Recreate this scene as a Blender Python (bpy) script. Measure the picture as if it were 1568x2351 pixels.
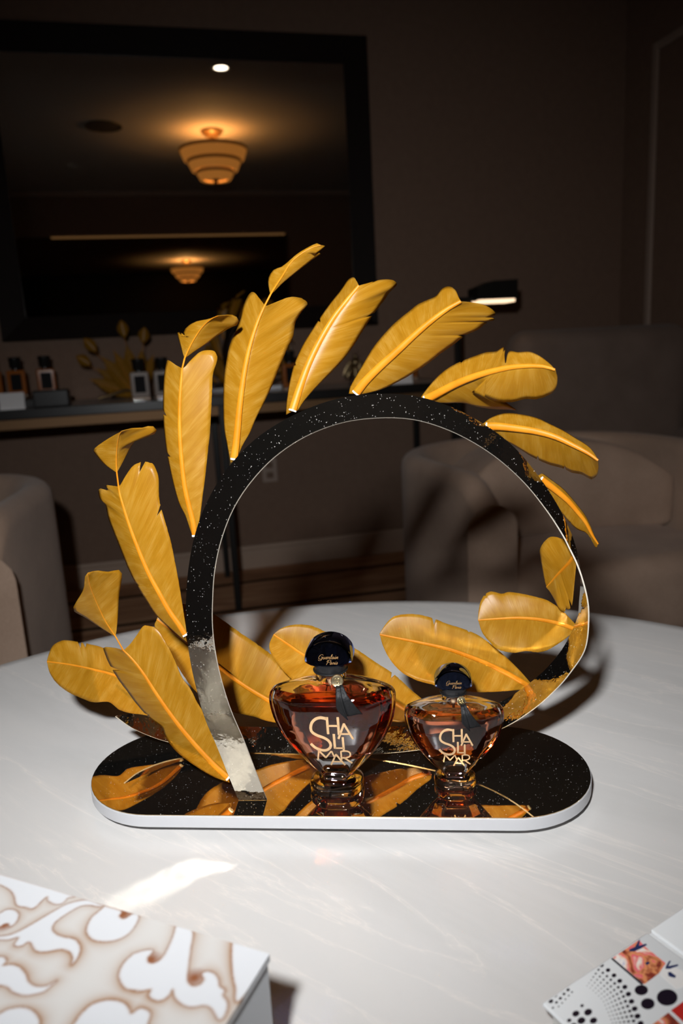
import bpy, bmesh, math, random
import numpy as np
from mathutils import Vector, Matrix

random.seed(7)
rng = np.random.default_rng(7)
scene = bpy.context.scene
COL = scene.collection
for o in list(bpy.data.objects):
    bpy.data.objects.remove(o, do_unlink=True)

# ------------------------------------------------------------------ camera
FPX, CX, CY = 1698.0, 784.0, 1175.5
TH, RHO, YAW = math.radians(12.2), math.atan(.0538), math.radians(13.2)
CAM = np.array([0, 0, 1.04])
_H = np.array([math.sin(YAW), math.cos(YAW), 0.])
_R0 = np.array([math.cos(YAW), -math.sin(YAW), 0.])
ZUP = np.array([0, 0, 1.])
FW = _H * math.cos(TH) - ZUP * math.sin(TH)
_U0 = _H * math.sin(TH) + ZUP * math.cos(TH)
RT = math.cos(RHO) * _R0 - math.sin(RHO) * _U0
UP = math.cos(RHO) * _U0 + math.sin(RHO) * _R0
cam = bpy.data.cameras.new('camera')
camo = bpy.data.objects.new('camera', cam)
COL.objects.link(camo)
scene.camera = camo
cam.sensor_fit = 'VERTICAL'
cam.sensor_height = 36.0
cam.lens = FPX / 2351.0 * 36.0
cam.clip_start = .02
cam.clip_end = 60
camo.matrix_world = Matrix(((RT[0], UP[0], -FW[0], CAM[0]), (RT[1], UP[1], -FW[1], CAM[1]),
                            (RT[2], UP[2], -FW[2], CAM[2]), (0, 0, 0, 1)))
cam.dof.use_dof = True
cam.dof.focus_distance = .605
cam.dof.aperture_fstop = 6.3

# ------------------------------------------------------------------ world, exposure
world = bpy.data.worlds.new('world')
scene.world = world
world.use_nodes = True
world.node_tree.nodes['Background'].inputs[0].default_value = (1, .8, .6, 1)
world.node_tree.nodes['Background'].inputs[1].default_value = .004
scene.view_settings.view_transform = 'Standard'
scene.view_settings.look = 'None'
scene.view_settings.exposure = 0
scene.view_settings.gamma = 1
scene.view_settings.use_curve_mapping = False
cy = scene.cycles
cy.use_denoising = True
cy.max_bounces = 16
cy.transmission_bounces = 14
cy.glossy_bounces = 7
cy.diffuse_bounces = 2
cy.use_adaptive_sampling = True
cy.adaptive_threshold = .04
cy.adaptive_min_samples = 16
cy.transparent_max_bounces = 12
cy.sample_clamp_indirect = 0
cy.blur_glossy = 0
cy.use_guiding = True
cy.use_surface_guiding = True
cy.caustics_reflective = True
cy.caustics_refractive = True

# ------------------------------------------------------------------ flash (the photographer's flash gun beside the lens)
fl = bpy.data.lights.new('camera_flash', 'SPOT')
flo = bpy.data.objects.new('camera_flash', fl)
COL.objects.link(flo)
fl.energy = 64
fl.shadow_soft_size = .026
fl.spot_size = math.radians(96)
fl.spot_blend = 1.
fl.color = (.97, .985, 1)
_fp = CAM + RT * -.104 + UP * .192 - FW * .13
flo.location = _fp
_aim = CAM + FW * 2.6 - UP * .10 + RT * .05
flo.rotation_euler = (Vector(_aim) - Vector(_fp)).to_track_quat('-Z', 'Y').to_euler()


# ------------------------------------------------------------------ geometry helpers
def ray(p):
    return FW + RT * ((p[0] - CX) / FPX) - UP * ((p[1] - CY) / FPX)

def on_plane(p, n, d):
    r = ray(p)
    return CAM + r * ((d - CAM @ n) / (r @ n))

def onz(p, z):
    return on_plane(p, ZUP, z)

def thing(name, label, cat, loc=(0, 0, 0), rz=0., group=None, scale=1.):
    o = bpy.data.objects.new(name, None)
    COL.objects.link(o)
    o.location = loc
    o.rotation_euler = (0, 0, rz)
    o.scale = (scale,) * 3
    o.empty_display_size = .05
    o['label'] = label
    o['category'] = cat
    if group:
        o['group'] = group
    return o

def tag(o, label, cat, group=None):
    o['label'] = label
    o['category'] = cat
    if group:
        o['group'] = group
    return o

def struct(o):
    o['kind'] = 'structure'
    return o

def mk(name, verts, faces, mat, parent=None, smooth=False, uv=None, world=False, midx=None, sharp=None):
    me = bpy.data.meshes.new(name)
    V = [tuple(float(c) for c in v) for v in verts]
    me.from_pydata(V, [], faces)
    if isinstance(mat, (list, tuple)):
        for m in mat:
            me.materials.append(m)
    else:
        me.materials.append(mat)
    if midx is not None:
        me.polygons.foreach_set('material_index', midx)
    if uv is not None:
        l = me.uv_layers.new(name='UVMap')
        for lp in me.loops:
            l.data[lp.index].uv = uv[lp.vertex_index]
    if smooth:
        me.polygons.foreach_set('use_smooth', [True] * len(me.polygons))
    if sharp:
        me.set_sharp_from_angle(angle=math.radians(sharp))
    me.update()
    o = bpy.data.objects.new(name, me)
    COL.objects.link(o)
    if parent is not None:
        o.parent = parent
        if world:
            o.matrix_parent_inverse = Matrix.Translation(parent_world(parent)).inverted()
    return o

def parent_world(p):
    v = Vector((0, 0, 0))
    while p is not None:
        if not (p.parent is None and False):
            v = v + Vector(p.location)
        p = p.parent
    return v

def bm_obj(name, bm, mat, parent=None, smooth=False, sharp=None):
    me = bpy.data.meshes.new(name)
    bmesh.ops.recalc_face_normals(bm, faces=bm.faces[:])
    bm.to_mesh(me)
    bm.free()
    me.materials.append(mat)
    if smooth:
        me.polygons.foreach_set('use_smooth', [True] * len(me.polygons))
    if sharp:
        me.set_sharp_from_angle(angle=math.radians(sharp))
    o = bpy.data.objects.new(name, me)
    COL.objects.link(o)
    if parent is not None:
        o.parent = parent
    return o

def box(name, lo, hi, mat, parent=None, bevel=0., seg=3, smooth=False):
    bm = bmesh.new()
    bmesh.ops.create_cube(bm, size=1)
    lo, hi = np.array(lo, float), np.array(hi, float)
    for v in bm.verts:
        v.co = Vector((lo + hi) / 2 + (hi - lo) * np.array(v.co))
    if bevel:
        bmesh.ops.bevel(bm, geom=bm.edges[:], offset=bevel, segments=seg, profile=.5, affect='EDGES')
    return bm_obj(name, bm, mat, parent, smooth=bool(bevel) and smooth, sharp=50 if smooth else None)

def lathe(name, prof, mat, parent=None, n=48, smooth=True, sharp=35, cx=0, cy_=0, sy=1., close=True):
    vs, fs = [], []
    k = len(prof)
    for i in range(n):
        a = 2 * math.pi * i / n
        for r, z in prof:
            vs.append((cx + r * math.cos(a), cy_ + sy * r * math.sin(a), z))
    for i in range(n):
        j = (i + 1) % n
        for q in range(k - 1):
            fs.append((i * k + q, j * k + q, j * k + q + 1, i * k + q + 1))
    bm = bmesh.new()
    bv = [bm.verts.new(v) for v in vs]
    for f in fs:
        try:
            bm.faces.new([bv[t] for t in f])
        except ValueError:
            pass
    bmesh.ops.remove_doubles(bm, verts=bm.verts[:], dist=1e-6)
    # close open ends
    be = [e for e in bm.edges if e.is_boundary]
    if be and close:
        bmesh.ops.holes_fill(bm, edges=be, sides=0)
    return bm_obj(name, bm, mat, parent, smooth, sharp)

def tube(name, pts, rad, mat, parent=None, n=10, world=False, cap_mat=None, flat=1., side=None):
    pts = np.array(pts, float)
    N = len(pts)
    rad = np.broadcast_to(np.array(rad, float), (N,))
    T = np.gradient(pts, axis=0)
    T /= np.linalg.norm(T, axis=1)[:, None] + 1e-12
    ref = np.array(side if side is not None else ((0, 0, 1) if abs(T[0][2]) < .9 else (1, 0, 0)), float)
    vs, fs = [], []
    for i in range(N):
        a = np.cross(T[i], ref)
        if np.linalg.norm(a) < 1e-6:
            a = np.cross(T[i], (0, 1, 0))
        a /= np.linalg.norm(a)
        b = np.cross(T[i], a)
        for j in range(n):
            t = 2 * math.pi * j / n
            vs.append(pts[i] + rad[i] * (a * math.cos(t) + b * math.sin(t) * flat))
    for i in range(N - 1):
        for j in range(n):
            k = (j + 1) % n
            fs.append((i * n + j, i * n + k, (i + 1) * n + k, (i + 1) * n + j))
    fs.append(tuple(range(n))[::-1])
    fs.append(tuple((N - 1) * n + j for j in range(n)))
    mi = None
    mats = mat
    if cap_mat is not None:
        mats = [mat, cap_mat]
        mi = [0] * len(fs)
        mi[-2] = 1
        mi[:n] = [1] * n
    return mk(name, vs, fs, mats, parent, True, world=world, midx=mi, sharp=60)

def catmull(P, per=8):
    P = np.array(P, float)
    Q = np.vstack([2 * P[0] - P[1], P, 2 * P[-1] - P[-2]])
    out = []
    for i in range(1, len(Q) - 2):
        p0, p1, p2, p3 = Q[i - 1], Q[i], Q[i + 1], Q[i + 2]
        for t in np.arange(per) / per:
            out.append(.5 * ((2 * p1) + (-p0 + p2) * t + (2 * p0 - 5 * p1 + 4 * p2 - p3) * t * t + (-p0 + 3 * p1 - 3 * p2 + p3) * t ** 3))
    out.append(Q[-2])
    return np.array(out)

def resample(P, n, smooth=True):
    P = catmull(P, 6) if smooth and len(P) > 2 else np.array(P, float)
    d = np.r_[0, np.cumsum(np.linalg.norm(np.diff(P, axis=0), axis=1))]
    t = np.linspace(0, d[-1], n)
    return np.stack([np.interp(t, d, P[:, k]) for k in range(P.shape[1])], 1)

def copy_tree(o, parent=None):
    c = o.copy()
    COL.objects.link(c)
    if parent is not None:
        c.parent = parent
        c.matrix_parent_inverse = o.matrix_parent_inverse.copy()
    for ch in list(o.children):
        copy_tree(ch, c)
    return c


# ------------------------------------------------------------------ materials
def mat(name, color=(.5, .5, .5), rough=.5, metal=0., spec=.5, trans=0., ior=1.45, coat=0., emis=None, es=0., sheen=0.):
    m = bpy.data.materials.new(name)
    m.use_nodes = True
    b = m.node_tree.nodes['Principled BSDF']
    b.inputs['Base Color'].default_value = (*color, 1)
    b.inputs['Roughness'].default_value = rough
    b.inputs['Metallic'].default_value = metal
    b.inputs['Specular IOR Level'].default_value = spec
    b.inputs['Transmission Weight'].default_value = trans
    b.inputs['IOR'].default_value = ior
    b.inputs['Coat Weight'].default_value = coat
    b.inputs['Coat Roughness'].default_value = .05
    b.inputs['Sheen Weight'].default_value = sheen
    if emis:
        b.inputs['Emission Color'].default_value = (*emis, 1)
        b.inputs['Emission Strength'].default_value = es
    return m

class NT:
    def __init__(s, m):
        s.t = m.node_tree
        s.b = s.t.nodes.get('Principled BSDF')
        s.out = s.t.nodes['Material Output']
    def n(s, typ, **kw):
        nd = s.t.nodes.new(typ)
        for k, v in kw.items():
            if k.startswith('_'):
                nd.inputs[k[1:].replace('_', ' ')].default_value = v
            else:
                setattr(nd, k, v)
        return nd
    def l(s, a, b):
        s.t.links.new(a, b)
    def ramp(s, fac, stops):
        r = s.n('ShaderNodeValToRGB')
        e = r.color_ramp.elements
        while len(e) < len(stops):
            e.new(.5)
        for q, (p, c) in zip(e, stops):
            q.position = p
            q.color = (*c, 1) if len(c) == 3 else c
        s.l(fac, r.inputs[0])
        return r
    def coords(s, kind='Object', scale=(1, 1, 1), rot=(0, 0, 0), loc=(0, 0, 0)):
        tc = s.n('ShaderNodeTexCoord')
        mp = s.n('ShaderNodeMapping')
        mp.inputs['Scale'].default_value = scale
        mp.inputs['Rotation'].default_value = rot
        mp.inputs['Location'].default_value = loc
        s.l(tc.outputs[kind], mp.inputs[0])
        return mp.outputs[0]

def noisy(name, c0, c1, scale, rough=.6, bump=0., bscale=None, stretch=(1, 1, 1), **kw):
    m = mat(name, c0, rough, **kw)
    t = NT(m)
    co = t.coords('Object', stretch)
    nz = t.n('ShaderNodeTexNoise', _Scale=scale, _Detail=6.)
    t.l(co, nz.inputs['Vector'])
    r = t.ramp(nz.outputs[0], [(.3, c0), (.7, c1)])
    t.l(r.outputs[0], t.b.inputs['Base Color'])
    if bump:
        n2 = t.n('ShaderNodeTexNoise', _Scale=bscale or scale * 4, _Detail=4.)
        t.l(co, n2.inputs['Vector'])
        bp = t.n('ShaderNodeBump', _Strength=bump, _Distance=.002)
        t.l(n2.outputs[0], bp.inputs['Height'])
        t.l(bp.outputs[0], t.b.inputs['Normal'])
    return m

# feather vanes
def feather_mat(name, ca, cb, cc, rough=.34, tr=.30):
    m = mat(name, ca, rough, spec=.24)
    t = NT(m)
    co = t.coords('UV', (1.3, 230, 1))
    n1 = t.n('ShaderNodeTexNoise', _Scale=1., _Detail=5., _Roughness=.65)
    t.l(co, n1.inputs['Vector'])
    co2 = t.coords('UV', (1.2, 14, 1))
    n2 = t.n('ShaderNodeTexNoise', _Scale=1., _Detail=3.)
    t.l(co2, n2.inputs['Vector'])
    mx = t.n('ShaderNodeMath', operation='MULTIPLY_ADD')
    t.l(n1.outputs[0], mx.inputs[0])
    mx.inputs[1].default_value = .55
    ml = t.n('ShaderNodeMath', operation='MULTIPLY')
    t.l(n2.outputs[0], ml.inputs[0])
    ml.inputs[1].default_value = .45
    t.l(ml.outputs[0], mx.inputs[2])
    r = t.ramp(mx.outputs[0], [(.3, ca), (.5, cb), (.68, cc)])
    t.l(r.outputs[0], t.b.inputs['Base Color'])
    bp = t.n('ShaderNodeBump', _Strength=.10, _Distance=.0004)
    t.l(n1.outputs[0], bp.inputs['Height'])
    t.l(bp.outputs[0], t.b.inputs['Normal'])
    tl = t.n('ShaderNodeBsdfTranslucent')
    tl.inputs[0].default_value = (.50, .17, .006, 1)
    mixs = t.n('ShaderNodeMixShader', _Fac=tr)
    t.l(t.b.outputs[0], mixs.inputs[1])
    t.l(tl.outputs[0], mixs.inputs[2])
    t.l(mixs.outputs[0], t.out.inputs[0])
    return m

M = {}
M['feather'] = feather_mat('golden_feather', (.255, .106, .003), (.335, .158, .009), (.43, .245, .042))
M['rachis'] = noisy('orange_quill', (.42, .130, .003), (.49, .185, .010), 60, .42, spec=.22)
M['quill'] = mat('white_quill_cut', (.95, .93, .88), .35)

def dusty_mirror(name, color, rough, dust, scale=650., thr=3.4, wav=0.):
    m = mat(name, color, rough, 1.)
    t = NT(m)
    co = t.coords('Object')
    v = t.n('ShaderNodeTexVoronoi', _Scale=scale)
    jit = t.n('ShaderNodeTexNoise', _Scale=scale * .7, _Detail=1.)
    t.l(co, jit.inputs['Vector'])
    jv = t.n('ShaderNodeMix', data_type='RGBA')
    jv.inputs[0].default_value = .0025
    t.l(co, jv.inputs[6])
    t.l(jit.outputs[1], jv.inputs[7])
    t.l(jv.outputs[2], v.inputs['Vector'])
    sep = t.n('ShaderNodeSeparateColor')
    t.l(v.outputs['Color'], sep.inputs[0])
    rad = t.n('ShaderNodeMath', operation='POWER')
    t.l(sep.outputs[0], rad.inputs[0])
    rad.inputs[1].default_value = thr
    rad2 = t.n('ShaderNodeMath', operation='MULTIPLY')
    t.l(rad.outputs[0], rad2.inputs[0])
    rad2.inputs[1].default_value = .24
    lt = t.n('ShaderNodeMath', operation='LESS_THAN')
    t.l(v.outputs['Distance'], lt.inputs[0])
    t.l(rad2.outputs[0], lt.inputs[1])
    n2 = t.n('ShaderNodeTexNoise', _Scale=30., _Detail=4.)
    t.l(co, n2.inputs['Vector'])
    pr = t.ramp(n2.outputs[0], [(.35, (.25, .25, .25)), (.65, (1, 1, 1))])
    r = t.n('ShaderNodeMath', operation='MULTIPLY')
    t.l(lt.outputs[0], r.inputs[0])
    t.l(pr.outputs[0], r.inputs[1])
    d = t.n('ShaderNodeBsdfDiffuse')
    d.inputs[0].default_value = (.75, .72, .66, 1)
    fog = t.n('ShaderNodeMath', operation='MULTIPLY_ADD')
    t.l(r.outputs[0], fog.inputs[0])
    fog.inputs[1].default_value = .5
    fog.inputs[2].default_value = dust
    mx = t.n('ShaderNodeMixShader')
    t.l(fog.outputs[0], mx.inputs[0])
    t.l(t.b.outputs[0], mx.inputs[1])
    t.l(d.outputs[0], mx.inputs[2])
    t.l(mx.outputs[0], t.out.inputs[0])
    if wav:
        w = t.n('ShaderNodeTexNoise', _Scale=190., _Detail=2.)
        t.l(co, w.inputs['Vector'])
        bp = t.n('ShaderNodeBump', _Strength=wav, _Distance=.0004)
        t.l(w.outputs[0], bp.inputs['Height'])
        t.l(bp.outputs[0], t.b.inputs['Normal'])
    return m

M['plinth_mirror'] = dusty_mirror('gold_mirror_top', (.78, .60, .36), .02, .005)
M['ribbon'] = dusty_mirror('champagne_mirror_ribbon', (.66, .62, .53), .025, .003, 620., 2.4, .30)
M['ribbon_edge'] = mat('silver_cut_edge', (.62, .57, .48), .35, .2)
M['plinth_white'] = mat('white_acrylic', (.46, .46, .475), .35)

# marble table
m = mat('pale_marble', (.72, .71, .69), .22, spec=.45)
t = NT(m)
co = t.coords('Object', (1, 1, 1), (0, 0, math.radians(52)))
nz = t.n('ShaderNodeTexNoise', _Scale=3.2, _Detail=8., _Roughness=.6, _Distortion=.6)
st = t.n('ShaderNodeMapping')
st.inputs['Scale'].default_value = (.55, 2.4, 1)
t.l(co, st.inputs[0])
t.l(st.outputs[0], nz.inputs['Vector'])
base = t.ramp(nz.outputs[0], [(.26, (.52, .51, .495)), (.52, (.615, .60, .585)), (.78, (.66, .635, .61))])
wn = t.n('ShaderNodeTexNoise', _Scale=2.1, _Detail=7., _Roughness=.62, _Distortion=.9)
st2 = t.n('ShaderNodeMapping')
st2.inputs['Scale'].default_value = (.8, 4.6, 1)
st2.inputs['Location'].default_value = (3.1, .7, 0)
t.l(co, st2.inputs[0])
t.l(st2.outputs[0], wn.inputs['Vector'])
ab = t.n('ShaderNodeMath', operation='SUBTRACT')
t.l(wn.outputs[0], ab.inputs[0])
ab.inputs[1].default_value = .5
ab2 = t.n('ShaderNodeMath', operation='ABSOLUTE')
t.l(ab.outputs[0], ab2.inputs[0])
vr = t.ramp(ab2.outputs[0], [(0, (1, 1, 1)), (.004, (.38, .38, .38)), (.022, (0, 0, 0))])
mixc = t.n('ShaderNodeMix', data_type='RGBA')
fm = t.n('ShaderNodeMath', operation='MULTIPLY')
t.l(vr.outputs[0], fm.inputs[0])
fm.inputs[1].default_value = .48
t.l(fm.outputs[0], mixc.inputs[0])
t.l(base.outputs[0], mixc.inputs[6])
mixc.inputs[7].default_value = (.78, .725, .675, 1)
t.l(mixc.outputs[2], t.b.inputs['Base Color'])
M['marble'] = m

M['wall'] = noisy('taupe_wall_paint', (.21, .132, .092), (.232, .148, .104), 30, .8, .05, 400)
M['wall_trim'] = mat('taupe_trim_paint', (.40, .30, .24), .5)
M['base'] = mat('taupe_baseboard', (.46, .34, .26), .5)
M['ceil'] = mat('ceiling_paint', (.45, .42, .38), .85)
M['black'] = mat('black_lacquer', (.012, .011, .010), .3)
M['blackmetal'] = mat('black_metal', (.010, .009, .008), .42, spec=.4)
M['frame'] = noisy('dark_walnut', (.006, .0035, .0025), (.012, .006, .004), 14, .6, stretch=(1, 14, 14), spec=.15)
M['mirror'] = mat('wall_mirror_glass', (.80, .78, .76), .01, 1.)
M['brass'] = mat('brass', (.62, .42, .18), .3, 1.)
M['bronze'] = mat('bronze', (.30, .22, .12), .4, 1.)
M['fabric'] = None

def fabric(name, c0, c1):
    m = mat(name, c0, .9, spec=.2, sheen=.15)
    t = NT(m)
    co = t.coords('Object')
    w1 = t.n('ShaderNodeTexNoise', _Scale=7., _Detail=5.)
    t.l(co, w1.inputs['Vector'])
    w2 = t.n('ShaderNodeTexNoise', _Scale=420., _Detail=2.)
    st = t.n('ShaderNodeMapping')
    st.inputs['Scale'].default_value = (1, 1, .35)
    t.l(co, st.inputs[0])
    t.l(st.outputs[0], w2.inputs['Vector'])
    ad = t.n('ShaderNodeMath', operation='MULTIPLY_ADD')
    t.l(w2.outputs[0], ad.inputs[0])
    ad.inputs[1].default_value = .6
    t.l(w1.outputs[0], ad.inputs[2])
    r = t.ramp(ad.outputs[0], [(.6, c0), (1.0, c1)])
    t.l(r.outputs[0], t.b.inputs['Base Color'])
    bp = t.n('ShaderNodeBump', _Strength=.35, _Distance=.002)
    t.l(w2.outputs[0], bp.inputs['Height'])
    t.l(bp.outputs[0], t.b.inputs['Normal'])
    return m

M['fabric'] = fabric('taupe_bouclé_fabric', (.40, .275, .20), (.50, .35, .26))
M['fabric2'] = fabric('brown_weave_fabric', (.20, .145, .115), (.25, .185, .15))

# carpet: brown field, dark bands running along the wall
m = mat('striped_carpet', (.15, .09, .055), .95, spec=.1)
t = NT(m)
co = t.coords('Object')
sx = t.n('ShaderNodeSeparateXYZ')
wob = t.n('ShaderNodeTexNoise', _Scale=1.1, _Detail=2.)
t.l(co, wob.inputs['Vector'])
t.l(co, sx.inputs[0])
my = t.n('ShaderNodeMath', operation='MULTIPLY_ADD')
t.l(wob.outputs[0], my.inputs[0])
my.inputs[1].default_value = .06
off = t.n('ShaderNodeMath', operation='ADD')
t.l(sx.outputs[1], off.inputs[0])
off.inputs[1].default_value = .02
t.l(off.outputs[0], my.inputs[2])
md = t.n('ShaderNodeMath', operation='PINGPONG')
t.l(my.outputs[0], md.inputs[0])
md.inputs[1].default_value = .19
band = t.ramp(md.outputs[0], [(.013, (0, 0, 0)), (.019, (1, 1, 1))])
sub = t.n('ShaderNodeTexNoise', _Scale=3., _Detail=6., _Distortion=.8)
st = t.n('ShaderNodeMapping')
st.inputs['Scale'].default_value = (.7, 3.5, 1)
t.l(co, st.inputs[0])
t.l(st.outputs[0], sub.inputs['Vector'])
br = t.ramp(sub.outputs[0], [(.3, (.26, .125, .07)), (.5, (.46, .25, .14)), (.7, (.60, .36, .215))])
mixc = t.n('ShaderNodeMix', data_type='RGBA')
t.l(band.outputs[0], mixc.inputs[0])
mixc.inputs[6].default_value = (.012, .006, .004, 1)
t.l(br.outputs[0], mixc.inputs[7])
t.l(mixc.outputs[2], t.b.inputs['Base Color'])
M['carpet'] = m

# glass, liquids
def glass(name, ior, color=(1, 1, 1), vol=None, dens=0., rough=0.):
    m = bpy.data.materials.new(name)
    m.use_nodes = True
    nt = m.node_tree
    nt.nodes.remove(nt.nodes['Principled BSDF'])
    g = nt.nodes.new('ShaderNodeBsdfGlass')
    g.inputs['Color'].default_value = (*color, 1)
    g.inputs['IOR'].default_value = ior
    g.inputs['Roughness'].default_value = rough
    nt.links.new(g.outputs[0], nt.nodes['Material Output'].inputs['Surface'])
    if vol:
        v = nt.nodes.new('ShaderNodeVolumeAbsorption')
        v.inputs[0].default_value = (*vol, 1)
        v.inputs[1].default_value = dens
        nt.links.new(v.outputs[0], nt.nodes['Material Output'].inputs['Volume'])
    return m

M['glass'] = glass('clear_bottle_glass', 1.5)
M['juice'] = glass('amber_perfume', 1.36 / 1.5, (1, 1, 1), (1, .43, .06), 76.)
M['air'] = glass('air_in_bottle', 1 / 1.5)
M['cap'] = glass('navy_cap_glass', 1.5, (.35, .45, .9), (.06, .13, .55), 90.)
M['capcore'] = mat('dark_cap_core', (.012, .014, .022), .25, spec=.6)
M['collar'] = mat('black_collar', (.01, .01, .011), .35)
M['goldprint'] = mat('gold_lettering', (.60, .385, .20), .42, .25)
M['capprint'] = mat('worn_gold_print', (.30, .17, .07), .4, .4)
M['medal'] = mat('pale_gold_seal', (.78, .66, .42), .28, 1.)
M['satin'] = noisy('black_satin', (.006, .006, .006), (.010, .010, .011), 60, .5, .2, 500, spec=.2)
M['plastic'] = mat('clear_plastic', (.75, .52, .32), .3)

# ------------------------------------------------------------------ room
WB = 3.60
CEIL = 2.85
OPY = -1.68
struct(box('floor', (-3.2, -9.6, -.1), (3.4, WB + .1, 0), M['carpet']))
struct(box('wall_back', (-3.2, WB, 0), (3.4, WB + .12, CEIL), M['wall']))
wr = struct(box('wall_right', (2.42, OPY, 0), (2.54, WB, CEIL), M['wall']))
struct(box('wall_left', (-2.9, OPY, 0), (-2.78, WB, CEIL), M['wall']))
struct(box('ceiling', (-3.2, -9.6, CEIL), (3.4, WB + .12, CEIL + .1), M['ceil']))
# front wall with the wide opening to the next room
wf = struct(box('wall_front', (-2.9, OPY - .22, 2.40), (2.54, OPY, CEIL), M['wall']))
box('pier', (1.62, OPY - .22, 0), (2.54, OPY, 2.40), M['wall'], wf)
box('pier', (-2.9, OPY - .22, 0), (-1.36, OPY, 2.40), M['wall'], wf)
M['darkwall'] = mat('dark_panelling', (.045, .03, .022), .5)
struct(box('wall_far', (-2.9, -9.5, 0), (3.2, -9.4, CEIL), M['darkwall']))
struct(box('wall_far_left', (-2.9, -9.4, 0), (-2.8, OPY - .22, CEIL), M['darkwall']))
struct(box('wall_far_right', (3.1, -9.4, 0), (3.2, OPY - .22, CEIL), M['darkwall']))
bb = struct(box('baseboard_back', (-2.78, WB - .018, 0), (2.42, WB, .10), M['base'], bevel=.004))
box('cap_moulding', (-2.78, WB - .026, .098), (2.42, WB, .122), M['base'], bb, .008)
struct(box('baseboard_right', (2.402, OPY, 0), (2.42, WB - .03, .12), M['base'], bevel=.004))
# ceiling border moulding
tr1 = struct(box('trim_1', (-2.78, OPY, CEIL - .05), (2.42, OPY + .06, CEIL), M['wall_trim'], bevel=.015))
# panel moulding on the right wall
tr2 = struct(box('trim_2', (2.402, 3.33, .30), (2.42, 3.37, 2.37), M['wall_trim'], bevel=.007))
tr3 = struct(box('trim_3', (2.402, .6, 2.33), (2.42, 3.33, 2.37), M['wall_trim'], bevel=.007))

# light strip under the header of the opening
M['strip'] = mat('warm_led', (.1, .06, .03), .5, emis=(1, .50, .17), es=.13)
sl = box('light_strip', (-.95, OPY - .012, 2.383), (1.58, OPY + .006, 2.40), M['strip'])
tag(sl, 'thin warm light strip along the dark opening seen in the mirror', 'light strip')

# ------------------------------------------------------------------ wall mirror
mt = thing('wall_mirror', 'large wall mirror in a wide dark wooden frame above the console', 'mirror', (.214, WB - .002, 1.16))
x0, x1, z0, z1 = -.85, .85, 0., 1.258
fw = .105
def frame_piece(name, a, b, c, d):
    ya, yb = -.055, 0
    V = [(*p, 0) for p in (a, b, c, d)]
    vs = []
    for k, (px, pz) in enumerate((a, b, c, d)):
        yf = -.055 if k < 2 else -.028
        vs.append((px, yf, pz))
    for (px, pz) in (a, b, c, d):
        vs.append((px, 0, pz))
    return mk(name, vs, [(0, 1, 2, 3), (7, 6, 5, 4), (0, 4, 5, 1), (1, 5, 6, 2), (2, 6, 7, 3), (3, 7, 4, 0)], M['frame'], mt)
frame_piece('frame_rail', (x0, z1), (x1, z1), (x1 - fw, z1 - fw), (x0 + fw, z1 - fw))
frame_piece('frame_rail', (x1, z0), (x0, z0), (x0 + fw, z0 + fw * .95), (x1 - fw, z0 + fw * .95))
frame_piece('frame_stile', (x0, z0), (x0, z1), (x0 + fw, z1 - fw), (x0 + fw, z0 + fw * .95))
frame_piece('frame_stile', (x1, z1), (x1, z0), (x1 - fw, z0 + fw * .95), (x1 - fw, z1 - fw))
box('mirror_glass', (x0 + fw - .01, -.024, z0 + fw * .95 - .01), (x1 - fw + .01, -.006, z1 - fw + .01), M['mirror'], mt)

# ------------------------------------------------------------------ ceiling lamps, spot, speaker (seen in the mirror)
M['shade'] = mat('warm_fabric_shade', (.55, .32, .14), .8, emis=(1, .36, .06), es=.30)
M['shade_rim'] = mat('shade_rim', (.20, .10, .04), .7, emis=(1, .35, .06), es=.035)

def ceiling_lamp(x, y, label, s=1., power=5.):
    L = thing('ceiling_lamp', label, 'ceiling lamp', (x, y, CEIL), group='tiered ceiling lamps')
    lathe('canopy', [(.0, 0), (.085 * s, 0), (.085 * s, -.02), (.06 * s, -.035), (.05 * s, -.05), (.0, -.05)], M['bronze'], L)
    lathe('stem', [(0, -.05), (.012, -.05), (.012, -.15), (0, -.15)], M['brass'], L, 16)
    z = -.13
    for i, (r, h) in enumerate(((.275, .095), (.218, .085), (.155, .075))):
        r *= s
        sh = lathe('shade_tier', [(r - .05, z), (r - .012, z), (r, z - .012), (r, z - .022), (r - .004, z - .026), (r - .03, z - h), (r - .06, z - h), (r - .062, z - h + .004), (r - .034, z - h + .004), (r - .012, z - .03), (r - .012, z - .006), (r - .05, z - .006), (r - .05, z)],
                   M['shade'], L, 56, close=False)
        lathe('rim_band', [(r + .0005, z - .004), (r + .005, z - .008), (r + .006, z - .02), (r + .002, z - .028), (r - .004, z - .028), (r - .004, z - .004), (r + .0005, z - .004)], M['shade_rim'], sh, 56)
        z -= h - .004
    lathe('bottom_disc', [(0, z + .012), (.098 * s, z + .012), (.098 * s, z + .008), (0, z + .008)], M['shade'], L, 40)
    lathe('finial', [(0, z + .005), (.03, z + .003), (.018, z - .015), (.022, z - .03), (0, z - .05)], M['bronze'], L, 20)
    pl = bpy.data.lights.new('lamp_bulb', 'POINT')
    po = bpy.data.objects.new('lamp_bulb', pl)
    COL.objects.link(po)
    po.parent = L
    po.location = (0, 0, -.165)
    pl.energy = power
    pl.shadow_soft_size = .015
    pl.color = (1, .52, .16)
    return L

ceiling_lamp(.63, .58, 'tiered warm ceiling lamp, the larger of two reflected in the wall mirror', 1., 9.)
ceiling_lamp(.74, -7.5, 'tiered warm ceiling lamp of the far room, smaller reflection low in the mirror', 1.1, 12.)

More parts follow.
